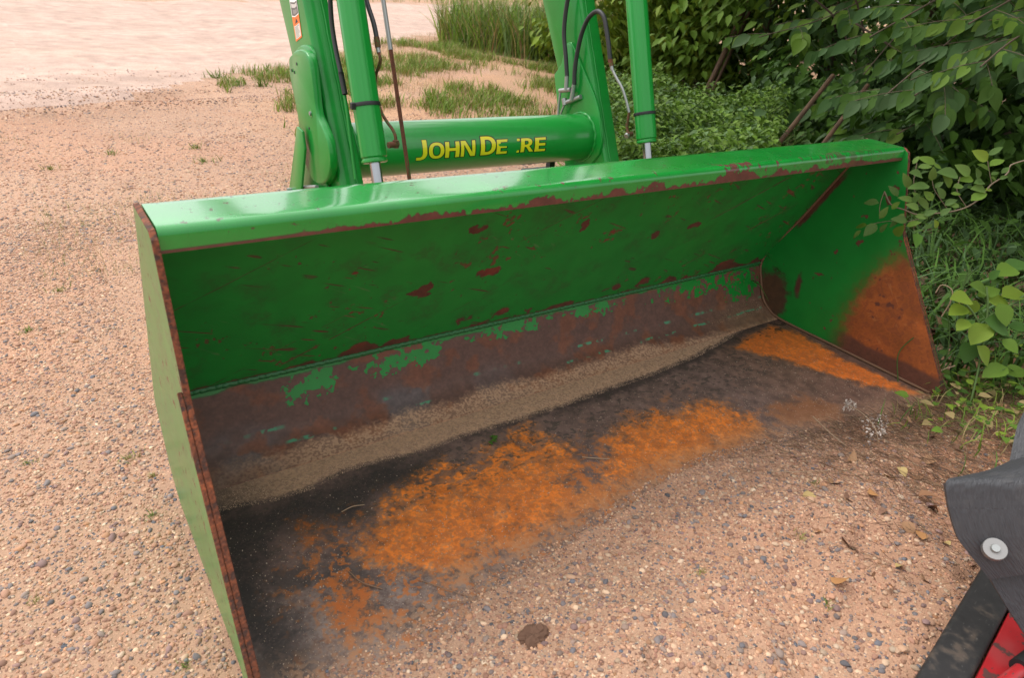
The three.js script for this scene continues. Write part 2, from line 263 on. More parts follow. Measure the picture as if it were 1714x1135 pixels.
const lowerTex = (() => { // curved sheet: v 0 at the weld, 1 at the floor
  const L = 0.235, greens = [[0.30, 0.045, 0.05, 0.03], [0.52, 0.03, 0.09, 0.035], [0.83, 0.022, 0.10, 0.02], [1.12, 0.02, 0.1, 0.02], [1.55, 0.03, 0.16, 0.03], [1.75, 0.06, 0.08, 0.05], [0.24, 0.06, 0.02, 0.02]];
  return bake(2048, 320, (u, v, o) => {
    const x = u * W, y = v * L, n1 = fbm(x * 20 + 3, y * 20, 4), n2 = fbm(x * 62, y * 62 + 8, 4), n3 = fbm(x * 8, y * 8 + 5, 3), n5 = fbm(x * 180, y * 180, 2);
    const k = 0.78 + 0.26 * n2 + 0.18 * n5; o[0] = 96 * k; o[1] = 68 * k; o[2] = 58 * k; o[3] = 0.62; o[4] = 0.35 + 0.2 * n5;
    mix(o, [92 * k, 86 * k, 88 * k], sst(0.45, 0.65, n3) * sst(1.0, 0.5, x) * sst(0.08, 0.13, y) * 0.7);
    mix(o, [128 * k, 70 * k, 42 * k], sst(0.52, 0.72, n1) * 0.55);
    mix(o, [132 * k, 106 * k, 80 * k], sst(1.45, 1.75, x) * sst(0.05, 0.2, y) * 0.6);
    let g = 0;
    for (const [sx, sy, a, b] of greens) { const p = (x - sx) / a, q = (y - sy) / b; g = Math.max(g, sst(0.95, 0.7, p * p + q * q + 5.2 * (n2 - 0.5) + 2.0 * (n1 - 0.5) + 2.2 * (n5 - 0.5))); }
    g = Math.max(g, sst(0.014, 0.006, y + 0.02 * (n1 - 0.5)) * 0.9);
    if (g > 0) { const c = [0, 0, 0, 0, 0]; paintedGreen(x, y, c); mix(o, c, g); if (g > 0.5) { o[3] = 0.38; o[4] = 0.6; } }
    // paler rubbed paint on the two folds
    const f1 = sst(0.007, 0.002, Math.abs(y - 0.128 + 0.006 * (n1 - 0.5))) * sst(0.52, 0.62, fbm(x * 11 + 2, 1.5, 4)), f2 = sst(0.006, 0.002, Math.abs(y - 0.168 + 0.01 * (n1 - 0.5))) * sst(0.55, 0.62, fbm(x * 13 + 7, 4.5, 4));
    mix(o, [74, 140, 104], Math.max(f1, f2) * sst(0.42, 0.55, n2) * 0.95);
    // silt lying in the bend
    const top = L - 0.055 - 0.03 * n3 + 0.03 * (n1 - 0.5) + sst(1.1, 1.7, x) * 0.045, sd = sst(0.0, 0.035, y - top + 0.02 * (n5 - 0.5)) * (0.5 + 0.45 * sst(0.32, 0.62, fbm(x * 240, y * 240, 2))); mix(o, [172 + 28 * n5, 136 + 24 * n5, 108 + 20 * n5], sd * (0.35 + 0.6 * sst(0.05, 0.3, x))); if (sd > 0.4) o[3] = 0.95;
  });
})();
const RL = 0.166; // the rail's developed width
const railTex = bake(2048, 256, (u, v, o) => {
  const x = u * W, y = v * RL, n1 = fbm(x * 16, y * 16 + 4, 4), n2 = fbm(x * 75, y * 75, 4), n3 = fbm(x * 5 + 3, 2.2, 3);
  paintedGreen(x, y, o); const b = y < 0.13 ? 0.9 + 0.2 * fbm(x * 8, y * 8, 3) : 1; o[1] *= b; o[3] = 0.20 + 0.14 * n1;
  if (y < 0.132) { const w = sst(0.6, 0.9, n1) * 0.16; mix(o, [120, 150, 120], w); }
  const low = RL - y, heavy = sst(0.10, 0.45, x) * (0.3 + 0.7 * sst(1.75, 1.25, x)), n6 = fbm(x * 150, y * 150 + 7, 3), n8 = fbm(x * 7 + 3, 2.2, 3);
  let r = sst(0.0015, -0.0015, low - 0.0045 - heavy * (0.026 * sst(0.40, 0.75, n8 * 0.5 + n1 * 0.5) + 0.016 * (n2 - 0.42) + 0.014 * (n6 - 0.5)));
  const fold = sst(0.012, 0.002, Math.abs(y - 0.133)); r = Math.max(r, heavy * sst(0.60, 0.64, n2 * 0.4 + n6 * 0.25 + n8 * 0.35 + 0.04 * fold) * (y > 0.122 ? 1 : 0));
  r = Math.max(r, sst(0.70, 0.74, n2 * 0.5 + n6 * 0.5) * 0.7);
  const k = 0.8 + 0.4 * n2; mix(o, [88 * k, 48 * k, 40 * k], r); if (r > 0.4) { o[3] = 0.8; o[4] = 0.3; }
});
const PZ0 = -0.26, PZ1 = 0.46, PY0 = -0.03, PY1 = 0.65;
const RUSTY_SIDE = [[0.46, -0.03], [0.46, 0.30], [0.205, 0.345], [0.165, 0.30], [0.135, 0.235], [0.115, 0.16], [0.112, 0.09], [0.122, 0.03], [0.13, -0.03]];
const sideTex = (rust, seed) => bake(1024, 960, (u, v, o) => {
  const z = PZ0 + u * (PZ1 - PZ0), y = PY0 + v * (PY1 - PY0), n1 = fbm(z * 18 + seed, y * 18, 4), n2 = fbm(z * 70, y * 70 + seed, 4), n5 = fbm(z * 200, y * 200, 2);
  paintedGreen(z + seed, y, o); o[3] = rust ? 0.36 + 0.2 * n1 : 0.28 + 0.12 * n1;
  let r = sst(0.68, 0.73, n2 * 0.6 + n1 * 0.4);
  if (rust) {
    const k = 0.82 + 0.26 * n2 + 0.14 * n5, w = sst(-0.03, 0.03, sdf(RUSTY_SIDE, z, y) + 0.012 * (n1 - 0.5) + 0.03 * (n2 - 0.5));
    mix(o, [116, 104, 44], sst(-0.07, 0.0, sdf(RUSTY_SIDE, z, y) + 0.03 * (n2 - 0.5)) * 0.35);
    const k2 = k * (0.82 + 0.36 * n1), sc = Math.max(sst(0.86, 0.96, vn(z * 30 + y * 60, (y - z * 0.8) * 180)), sst(0.88, 0.97, vn(z * 50 - y * 20, (y + z * 1.4) * 160))) * sst(0.4, 0.55, n1); mix(o, [164 * k2, 84 * k2, 38 * k2], w * 0.96); mix(o, [112 * k, 60 * k, 36 * k], w * sst(0.5, 0.62, n2) * 0.45); mix(o, [186, 118, 72], w * sc * 0.5); if (w > 0.5) { o[3] = 0.75; o[4] = 0.4 + 0.2 * n5; }
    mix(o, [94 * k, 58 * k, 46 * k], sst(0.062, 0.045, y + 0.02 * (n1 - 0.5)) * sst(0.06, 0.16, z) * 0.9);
    const st = sst(0.012, 0.0, Math.abs((z + 0.145) - (y - 0.30) * -0.45 - 0.03)) * sst(0.2, 0.3, y) * sst(0.55, 0.42, y); void st;
    // scrape along the joint with the back sheet
    const jz = 0.0 - (0.6 - y) * 0.516, jd = z - jz; r = Math.max(r, sst(0.016, 0.004, Math.abs(jd - 0.012) + 0.01 * (n2 - 0.5)) * sst(0.30, 0.34, y + 0.05 * (n1 - 0.5)) * sst(0.54, 0.48, y));
    r = Math.max(r, sst(0.03, 0.01, Math.hypot((z + 0.07) * 1.7, (y - 0.135) * 0.6 + (z + 0.07) * 0.9) + 0.02 * (n2 - 0.5)), sst(0.03, 0.0, Math.hypot(z + 0.16, (y - 0.06) * 0.7) - 0.05 + 0.04 * (n2 - 0.5)) * 0.9);
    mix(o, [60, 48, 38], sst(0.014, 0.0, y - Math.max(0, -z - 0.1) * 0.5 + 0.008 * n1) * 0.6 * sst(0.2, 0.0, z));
  } else {
    mix(o, [132, 126, 78], (0.18 + 0.4 * sst(0.35, 0.75, n1)) * (0.6 + 0.4 * n5)); mix(o, [66, 62, 40], sst(0.6, 0.7, n2) * 0.3);
  }
  const k = 0.8 + 0.4 * n2; mix(o, [RUST[0] * k, RUST[1] * k, RUST[2] * k], clamp(r)); if (r > 0.4) o[3] = 0.8;
});
const edgeTex = bake(1024, 1024, (u, v, o) => { // bare plate edges: brown and orange rust
  const n = fbm(u * 40, v * 40, 4), m = fbm(u * 190, v * 190, 3), k = 0.55 + 0.85 * m; o[0] = lerp(84, 128, n) * k; o[1] = lerp(48, 68, n) * k; o[2] = lerp(34, 38, n) * k; o[3] = 0.85; o[4] = m; mix(o, [52, 38, 34], sst(0.56, 0.68, fbm(u * 70 + 5, v * 70, 4)) * 0.7); mix(o, [30, 118, 50], sst(0.63, 0.67, fbm(u * 26 + 9, v * 26 + 3, 4)) * sst(0.45, 0.6, v) * 0.9);
}, true);
const coat = { clearcoat: 0.35, clearcoatRoughness: 0.22 };
const phys = (t, bump, extra = {}) => new THREE.MeshPhysicalMaterial({ map: t.map, roughnessMap: t.roughnessMap, bumpMap: t.bumpMap, bumpScale: bump, roughness: 1, metalness: 0, ...extra });
const M = {
  floor: phys(floorTex, 0.0012), panel: phys(panelTex, 0.0006), lower: phys(lowerTex, 0.0008), rail: phys(railTex, 0.0008, { clearcoat: 1, clearcoatRoughness: 0.10, specularIntensity: 0.5 }),
  sideRust: phys(sideTex(true, 3), 0.0006), sideOut: phys(sideTex(false, 9), 0.0004, { clearcoat: 0.45, clearcoatRoughness: 0.22, specularIntensity: 0.6 }), edge: phys(edgeTex, 0.0012),
};
// sheet of steel following a (y, z) profile, from x0 to x1; u = x / W, v = arc length
function strip(profile, x0, x1, thick, nx = 60, dent = 0, seed = 0) {
  const pts = profile.map(p => p.slice()), n = pts.length, arc = [0]; for (let i = 1; i < n; i++) arc.push(arc[i - 1] + Math.hypot(pts[i][0] - pts[i - 1][0], pts[i][1] - pts[i - 1][1]));
  const nor = pts.map((p, i) => { const a = pts[Math.max(0, i - 1)], b = pts[Math.min(n - 1, i + 1)], ty = b[0] - a[0], tz = b[1] - a[1], l = Math.hypot(ty, tz); return [tz / l, -ty / l]; }); // (ny, nz): inner side of a profile that runs from the rail down to the mouth
  const P = [], U = [], idx = [];
  for (const side of [0, 1]) for (let j = 0; j <= nx; j++) for (let i = 0; i < n; i++) {
    const x = lerp(x0, x1, j / nx), off = (side ? -thick : 0) + dent * (fbm(x * 4 + seed, arc[i] * 6, 3) - 0.5);
    P.push(x, pts[i][0] + nor[i][0] * off, pts[i][1] + nor[i][1] * off); U.push(x / W, arc[i] / arc[n - 1]);
  }
  const S = (nx + 1) * n, q = (a, b, c, d) => idx.push(a, b, c, c, b, d);
  for (let j = 0; j < nx; j++) for (let i = 0; i < n - 1; i++) { const a = j * n + i; q(a, a + 1, a + n, a + n + 1); q(S + a, S + a + n, S + a + 1, S + a + n + 1); }
  const base = P.length / 3; // rims get their own vertices so the edges stay crisp
  const rim = (list) => { let k = P.length / 3; for (const [a, b] of list) { for (const v of [a, b]) { P.push(P[v * 3], P[v * 3 + 1], P[v * 3 + 2]); U.push(U[v * 2], U[v * 2 + 1]); } } for (let i = 0; i < list.length - 1; i++, k += 2) q(k, k + 1, k + 2, k + 3); };
  rim(Array.from({ length: nx + 1 }, (_, j) => [j * n, S + j * n])); rim(Array.from({ length: nx + 1 }, (_, j) => [j * n + n - 1, S + j * n + n - 1]));
  rim(pts.map((_, i) => [i, S + i])); rim(pts.map((_, i) => [nx * n + i, S + nx * n + i]));
  const g = new THREE.BufferGeometry(); g.setAttribute('position', new THREE.Float32BufferAttribute(P, 3)); g.setAttribute('uv', new THREE.Float32BufferAttribute(U, 2)); g.setIndex(idx); g.computeVertexNormals(); void base; return g;
}
const bucket = thing('loader_bucket', 'wide green loader bucket with rusty worn floor lying open on gravel', 'bucket', [0, 0, 0]);
{
  const seg = (a, b, k) => Array.from({ length: k + 1 }, (_, i) => [lerp(a[0], b[0], i / k), lerp(a[1], b[1], i / k)]);
  mesh('back_panel', strip(seg([0.600, 0.002], [0.1615, -0.2262], 14), 0.0015, W - 0.0015, 0.007, 90, 0.006, 2), M.panel, bucket);
  mesh('lower_panel', strip([[0.157, -0.2275], [0.13, -0.219], [0.10, -0.2075], [0.07, -0.1955], [0.050, -0.1865], [0.040, -0.179], [0.030, -0.1675], [0.020, -0.152], [0.011, -0.134], [0.0045, -0.118], [0.0022, -0.104]], 0.0015, W - 0.0015, 0.008, 90, 0.003, 5), M.lower, bucket);
  mesh('floor_plate', strip(seg([0.0, -0.1120], [0.0, 0.4248], 16), 0.0015, W - 0.0015, 0.011, 90, 0.0012, 8), M.floor, bucket);
  // welds: along the sheet joint and round both sides
  const wm = new THREE.MeshStandardMaterial({ color: new THREE.Color(0.02, 0.14, 0.04), roughness: 0.45 });
  const wb = []; for (let i = 0; i <= 300; i++) { const x = 0.003 + (W - 0.006) * i / 300; wb.push(V(x, 0.1605 + 0.0008 * Math.sin(i * 1.9), -0.2262 + 0.001 * Math.sin(i * 2.7))); }
  mesh('weld_bead', tube(wb, 0.0066, 600, 8), wm, bucket);
  const wr = new THREE.MeshStandardMaterial({ color: new THREE.Color(0.19, 0.10, 0.055), roughness: 0.8 });
  const sw = [[0.55, -0.022], [0.35, -0.125], [0.165, -0.221], [0.10, -0.2025], [0.05, -0.1805], [0.032, -0.163], [0.012, -0.130], [0.006, -0.10], [0.005, 0.1], [0.005, 0.41]].map(([y, z]) => V(W - 0.003, y, z));
  mesh('weld_bead', tube(sw, 0.004, 160, 6), wr, bucket);
  mesh('weld_bead', tube(sw.map(p => V(0.003, p.y, p.z)), 0.004, 160, 6), wr, bucket);
  // rail: folded angle, its lip hanging down at the front
  const rp = [[0.5885, -0.0045], [0.606, -0.0045], [0.612, -0.0035], [0.616, -0.001], [0.6178, 0.004]];
  for (let i = 1; i <= 8; i++) rp.push([0.6178, 0.004 + 0.0963 * i / 8]);
  for (let i = 1; i <= 5; i++) { const a = i / 5 * Math.PI / 2; rp.push([0.6178 - 0.0062 * (1 - Math.cos(a)), 0.1003 + 0.0062 * Math.sin(a)]); }
  rp.push([0.600, 0.1066], [0.595, 0.1066], [0.5895, 0.1064]);
  mesh('top_rail', strip(rp.reverse(), 0.001, W - 0.001, 0.006, 120, 0.0016, 4), M.rail, bucket).geometry.attributes.uv.array.forEach((v, i, a) => { if (i % 2) a[i] = 1 - v; });
  // side plates
  const outline = [[-0.008, 0.622], [0.108, 0.6215], [0.122, 0.612], [0.130, 0.590], [0.158, 0.495], [0.186, 0.398], [0.411, 0.066], [0.434, 0.026], [0.436, -0.010], [-0.115, -0.013], [-0.15, 0.004], [-0.186, 0.032], [-0.236, 0.16], [-0.014, 0.592]];
  const side = (x, t) => {
    const s = new THREE.Shape(outline.map(([z, y]) => new THREE.Vector2(-z, y)));
    const g = new THREE.ExtrudeGeometry(s, { depth: t - 0.003, bevelEnabled: true, bevelThickness: 0.0015, bevelSize: 0.0015, bevelOffset: -0.0015, bevelSegments: 2, curveSegments: 4 });
    g.rotateY(Math.PI / 2); g.translate(x + 0.0015, 0, 0); // shape x -> -z
    const p = g.attributes.position, uv = g.attributes.uv; for (let i = 0; i < p.count; i++) uv.setXY(i, (p.getZ(i) - PZ0 + (p.getX(i) - x) * 0.9) / (PZ1 - PZ0), (p.getY(i) - PY0 + (p.getX(i) - x) * 0.4) / (PY1 - PY0));
    return g;
  };
  mesh('side_plate', side(-0.009, 0.009), [M.sideOut, M.edge], bucket);
  const rs = tag(mesh('side_plate', side(W, 0.010), [M.sideRust, M.edge], bucket), 'inner side plate with orange rust spreading from its front edge'); void rs;
  // wear strips welded outside along the sloping front edges
  const wear = (x, t) => {
    const s = new THREE.Shape([[0.176, 0.415], [0.188, 0.398], [0.412, 0.067], [0.4345, 0.027], [0.437, -0.012], [0.372, -0.012], [0.345, 0.07], [0.16, 0.345], [0.158, 0.40]].map(([z, y]) => new THREE.Vector2(-z, y)));
    const g = new THREE.ExtrudeGeometry(s, { depth: t - 0.003, bevelEnabled: true, bevelThickness: 0.0015, bevelSize: 0.0015, bevelOffset: -0.0015, bevelSegments: 2 });
    g.rotateY(Math.PI / 2); g.translate(x + 0.0015, 0, 0); const p = g.attributes.position, uv = g.attributes.uv; for (let i = 0; i < p.count; i++) uv.setXY(i, (p.getZ(i) - PZ0 + (p.getX(i) - x) * 0.9) / (PZ1 - PZ0), (p.getY(i) - PY0 + (p.getX(i) - x) * 0.4) / (PY1 - PY0)); return g;
  };
  mesh('wear_strip', wear(-0.0158, 0.0066), [M.sideOut, M.edge], bucket); mesh('wear_strip', wear(W + 0.0102, 0.0066), [M.sideOut, M.edge], bucket);
}
// ---------------------------------------------------------------- loader frame (arms, cross tube, cylinders)
const greenTex = bake(512, 512, (u, v, o) => { paintedGreen(u * 0.6, v * 0.6, o); const n = fbm(u * 9, v * 9, 4); o[3] = 0.26 + 0.12 * n; mix(o, [70, 128, 74], sst(0.55, 0.85, n) * 0.10); const s = scratch(u * 0.7, v * 0.7) * 0.3; mix(o, [150, 176, 150], s * 0.5); }, true);
const gm = phys(greenTex, 0.0003, { clearcoat: 0.4, clearcoatRoughness: 0.14, specularIntensity: 0.5 });
const chrome = new THREE.MeshStandardMaterial({ color: 0xa8acb0, metalness: 1, roughness: 0.16 });
const zinc = new THREE.MeshStandardMaterial({ color: 0x9a9c9a, metalness: 0.75, roughness: 0.45 });
const rubber = new THREE.MeshStandardMaterial({ color: new THREE.Color(0.018, 0.018, 0.02), roughness: 0.5 });
const rustM = new THREE.MeshStandardMaterial({ map: edgeTex.map, bumpMap: edgeTex.bumpMap, bumpScale: 0.0006, roughness: 0.85 });
const blackM = new THREE.MeshStandardMaterial({ color: new THREE.Color(0.012, 0.012, 0.013), roughness: 0.55 });
const loader = thing('front_loader', 'green front loader arms with yellow lettered cross tube behind the bucket', 'loader', [0.927, 0, -0.45]);
const LO = loader.position.clone();
const lp = (name, g, m, parent = loader) => { if (parent === loader) g.translate(-LO.x, -LO.y, -LO.z); return mesh(name, g, m, parent); };
const sub = (name, g, m, parent) => { g.translate(-LO.x, -LO.y, -LO.z); return mesh(name, g, m, parent); };
function extr(zy, x0, x1, bev = 0.004, seg = 3) { // outline in (z, y), extruded from x0 to x1
  const g = new THREE.ExtrudeGeometry(new THREE.Shape(zy.map(([z, y]) => new THREE.Vector2(-z, y))), { depth: x1 - x0 - 2 * bev, bevelEnabled: true, bevelThickness: bev, bevelSize: bev, bevelOffset: -bev, bevelSegments: seg });
  g.rotateY(Math.PI / 2); g.translate(x0 + bev, 0, 0);
  const p = g.attributes.position, uv = g.attributes.uv; for (let i = 0; i < p.count; i++) uv.setXY(i, (p.getZ(i) + p.getX(i)) * 1.6, p.getY(i) * 1.6);
  return toCreasedNormals(g, 0.6);
}
const outl = (pts, X) => pts.map(([x, y]) => { const p = atX(x, y, X); return [p.z, p.y]; });
const ARM = [[-0.325, 0.165], [-0.345, 0.205], [-0.475, 0.465], [-0.67, 0.857], [-0.87, 1.26], [-1.02, 1.40], [-2.3, 1.34], [-2.32, 1.20], [-1.16, 1.24], [-1.06, 1.18], [-0.875, 0.875], [-0.74, 0.655], [-0.672, 0.545], [-0.645, 0.44], [-0.52, 0.25], [-0.42, 0.125], [-0.36, 0.11], [-0.33, 0.13]];
const ears = [];
for (const [x0, x1, out] of [[0.480, 0.540, -1], [1.314, 1.374, 1]]) {
  const arm = lp('arm', extr(ARM, x0, x1, 0.009, 4), gm), xm = (x0 + x1) / 2;
  sub('weld_bead', tube(Array.from({ length: 40 }, (_, i) => { const y = 0.30 + i * 0.024; return V(xm + 0.012 * -out + 0.0006 * Math.sin(i * 2.1), y, -0.475 - (y - 0.465) * 0.4975 + 0.001); }), 0.0028, 120, 6), gm, arm);
  // bushings where the arm meets the bucket
  sub('pivot_pin', rod(V(x0 - 0.03, 0.16, -0.36), V(x1 + 0.03, 0.16, -0.36), 0.016), zinc, arm);
  ears.push(x0 - 0.02, x1 + 0.008);
  // bucket cylinder
  const cx = out < 0 ? 0.511 : 1.343, a = V(cx, 0.556, -0.3535), dir = V(0, 0.335, -0.123).normalize(), at = t => a.clone().addScaledVector(dir, t);
  const lathe = new THREE.LatheGeometry([[0.0125, 0], [0.026, 0], [0.0285, 0.002], [0.0285, 0.006], [0.0265, 0.009], [0.0265, 0.010], [0.0292, 0.013], [0.0292, 0.82], [0.02, 0.84], [0, 0.84]].map(p => new THREE.Vector2(...p)), 40);
  const stand = g => { g.applyQuaternion(new THREE.Quaternion().setFromUnitVectors(V(0, 1, 0), dir)); g.translate(a.x, a.y, a.z); return g; };
  const cyl = lp('cylinder', toCreasedNormals(stand(lathe), 0.6), gm);
  sub('piston_rod', rod(at(-0.205), at(0.01), 0.0125), chrome, cyl);
  const tz = out < 0 ? 0.118 : 0.076; // black plastic tie
  const tie = new THREE.LatheGeometry([[0.0294, 0], [0.0312, 0], [0.0312, 0.008], [0.0294, 0.008]].map(p => new THREE.Vector2(...p)), 32); tie.translate(0, tz, 0);
  sub('cable_tie', stand(tie), blackM, cyl);
  if (out < 0) sub('cable_tie', new RoundedBoxGeometry(0.012, 0.014, 0.012, 2, 0.002).translate(...at(tz + 0.004).add(V(-0.031, 0, 0.004)).toArray()), blackM, cyl);
  ears.push(cx - 0.034, cx + 0.026);
}
// cross tube with its lettering
{
  const x0 = 0.541, x1 = 1.313, R = 0.0685, cv = document.createElement('canvas'); cv.width = 2048; cv.height = 1136; const c = cv.getContext('2d');
  c.fillStyle = `rgb(${GREEN})`; c.fillRect(0, 0, 2048, 1136);
  const r = rng(5); for (let i = 0; i < 5000; i++) { const a = r() * 0.05; c.fillStyle = r() < 0.5 ? `rgba(90,140,90,${a})` : `rgba(10,70,25,${a})`; const s = 4 + r() * 40; c.fillRect(r() * 2048, r() * 1136, s, s * (0.2 + r())); }
  const X = x => (x - x0) / (x1 - x0) * 2048, Y = a => (1 - (a + 180) / 360) * 1136;
  const glyph = (ch, xa, xb, lo, hi) => {
    c.font = 'bold 200px sans-serif'; const m = c.measureText(ch), w = m.actualBoundingBoxRight + m.actualBoundingBoxLeft, h = m.actualBoundingBoxAscent + m.actualBoundingBoxDescent;
    c.save(); c.translate(X(xa), Y(lo)); const sx = (X(xb) - X(xa)) / w, sy = (Y(lo) - Y(hi)) / h; c.scale(sx, sy); c.lineJoin = 'round'; c.lineWidth = 16; c.strokeStyle = '#10240c'; c.strokeText(ch, m.actualBoundingBoxLeft, -m.actualBoundingBoxDescent); c.fillStyle = '#e3d01c'; c.fillText(ch, m.actualBoundingBoxLeft, -m.actualBoundingBoxDescent); c.restore();
  };
  const J = () => { // the big J sweeps below the line to the left
    const p = new Path2D(); p.moveTo(X(0.7235), Y(28.5)); p.lineTo(X(0.7365), Y(28.5)); p.lineTo(X(0.7372), Y(2)); p.quadraticCurveTo(X(0.737), Y(-12), X(0.7185), Y(-14.5)); p.lineTo(X(0.7055), Y(-14.5)); p.lineTo(X(0.7055), Y(-8)); p.lineTo(X(0.7165), Y(-8)); p.quadraticCurveTo(X(0.7245), Y(-7), X(0.7245), Y(3)); p.closePath();
    c.lineWidth = 8; c.lineJoin = 'round'; c.strokeStyle = '#10240c'; c.stroke(p); c.fillStyle = '#e3d01c'; c.fill(p);
  };
  J(); glyph('O', 0.7415, 0.7875, -13, 21.5); glyph('H', 0.7905, 0.8335, -13, 21.5); glyph('N', 0.838, 0.883, -13, 22); glyph('D', 0.9005, 0.949, -13, 29); glyph('E', 0.952, 0.987, -13, 20); glyph('E', 0.993, 1.029, -13, 20); glyph('R', 1.0335, 1.0785, -13, 19.5); glyph('E', 1.0825, 1.121, -13.5, 19.5);
  // the two middle letters are partly torn away
  c.fillStyle = `rgb(${GREEN})`;
  const tear = pts => { c.beginPath(); pts.forEach(([x, a], i) => i ? c.lineTo(X(x), Y(a)) : c.moveTo(X(x), Y(a))); c.closePath(); c.fill(); };
  tear([[0.9895, 30], [1.0205, 30], [1.0195, 15], [1.0235, 11], [1.0325, 11], [1.0325, -6], [1.024, -6], [1.0195, -10], [1.0235, -18], [0.9895, -18]]);
  tear([[0.974, 12], [0.9895, 14], [0.9895, 4], [0.962, 5], [0.956, 9], [0.964, 11]]);
  c.fillStyle = '#e3d01c'; c.fillRect(X(0.9862), Y(19.5), 6, 6);
  const map = new THREE.CanvasTexture(cv); map.colorSpace = THREE.SRGBColorSpace; map.magFilter = THREE.LinearFilter;
  const P = [], U = [], idx = [], NR = 72, NX = 2;
  for (let j = 0; j <= NR; j++) for (let i = 0; i <= NX; i++) { const a = -Math.PI + j / NR * 2 * Math.PI; P.push(lerp(x0, x1, i / NX), 0.52 + R * Math.sin(a), -0.6 + R * Math.cos(a)); U.push(i / NX, j / NR); }
  for (let j = 0; j < NR; j++) for (let i = 0; i < NX; i++) { const a = j * (NX + 1) + i; idx.push(a, a + 1, a + NX + 1, a + NX + 1, a + 1, a + NX + 2); }
  const g = new THREE.BufferGeometry(); g.setAttribute('position', new THREE.Float32BufferAttribute(P, 3)); g.setAttribute('uv', new THREE.Float32BufferAttribute(U, 2)); g.setIndex(idx); g.computeVertexNormals();
  { const n = g.attributes.normal; for (let k = 0; k < n.count; k++) { const a = -Math.PI + Math.floor(k / (NX + 1)) / NR * 2 * Math.PI; n.setXYZ(k, 0, Math.sin(a), Math.cos(a)); } }
  const t = lp('cross_tube', g, new THREE.MeshPhysicalMaterial({ map, roughness: 0.3, clearcoat: 0.6, clearcoatRoughness: 0.12 }));
  tag(t, 'cross tube with partly torn yellow lettering');
  const ring = x => { const q = []; for (let i = 0; i <= 72; i++) { const a = i / 72 * 2 * Math.PI; q.push(V(x + 0.001 * Math.sin(i * 5), 0.52 + (R + 0.002) * Math.sin(a), -0.6 + (R + 0.002) * Math.cos(a))); } return new THREE.TubeGeometry(new THREE.CatmullRomCurve3(q), 144, 0.0055, 8, false); };
  sub('weld_bead', ring(1.306), gm, t); sub('weld_bead', ring(0.546), gm, t);
}
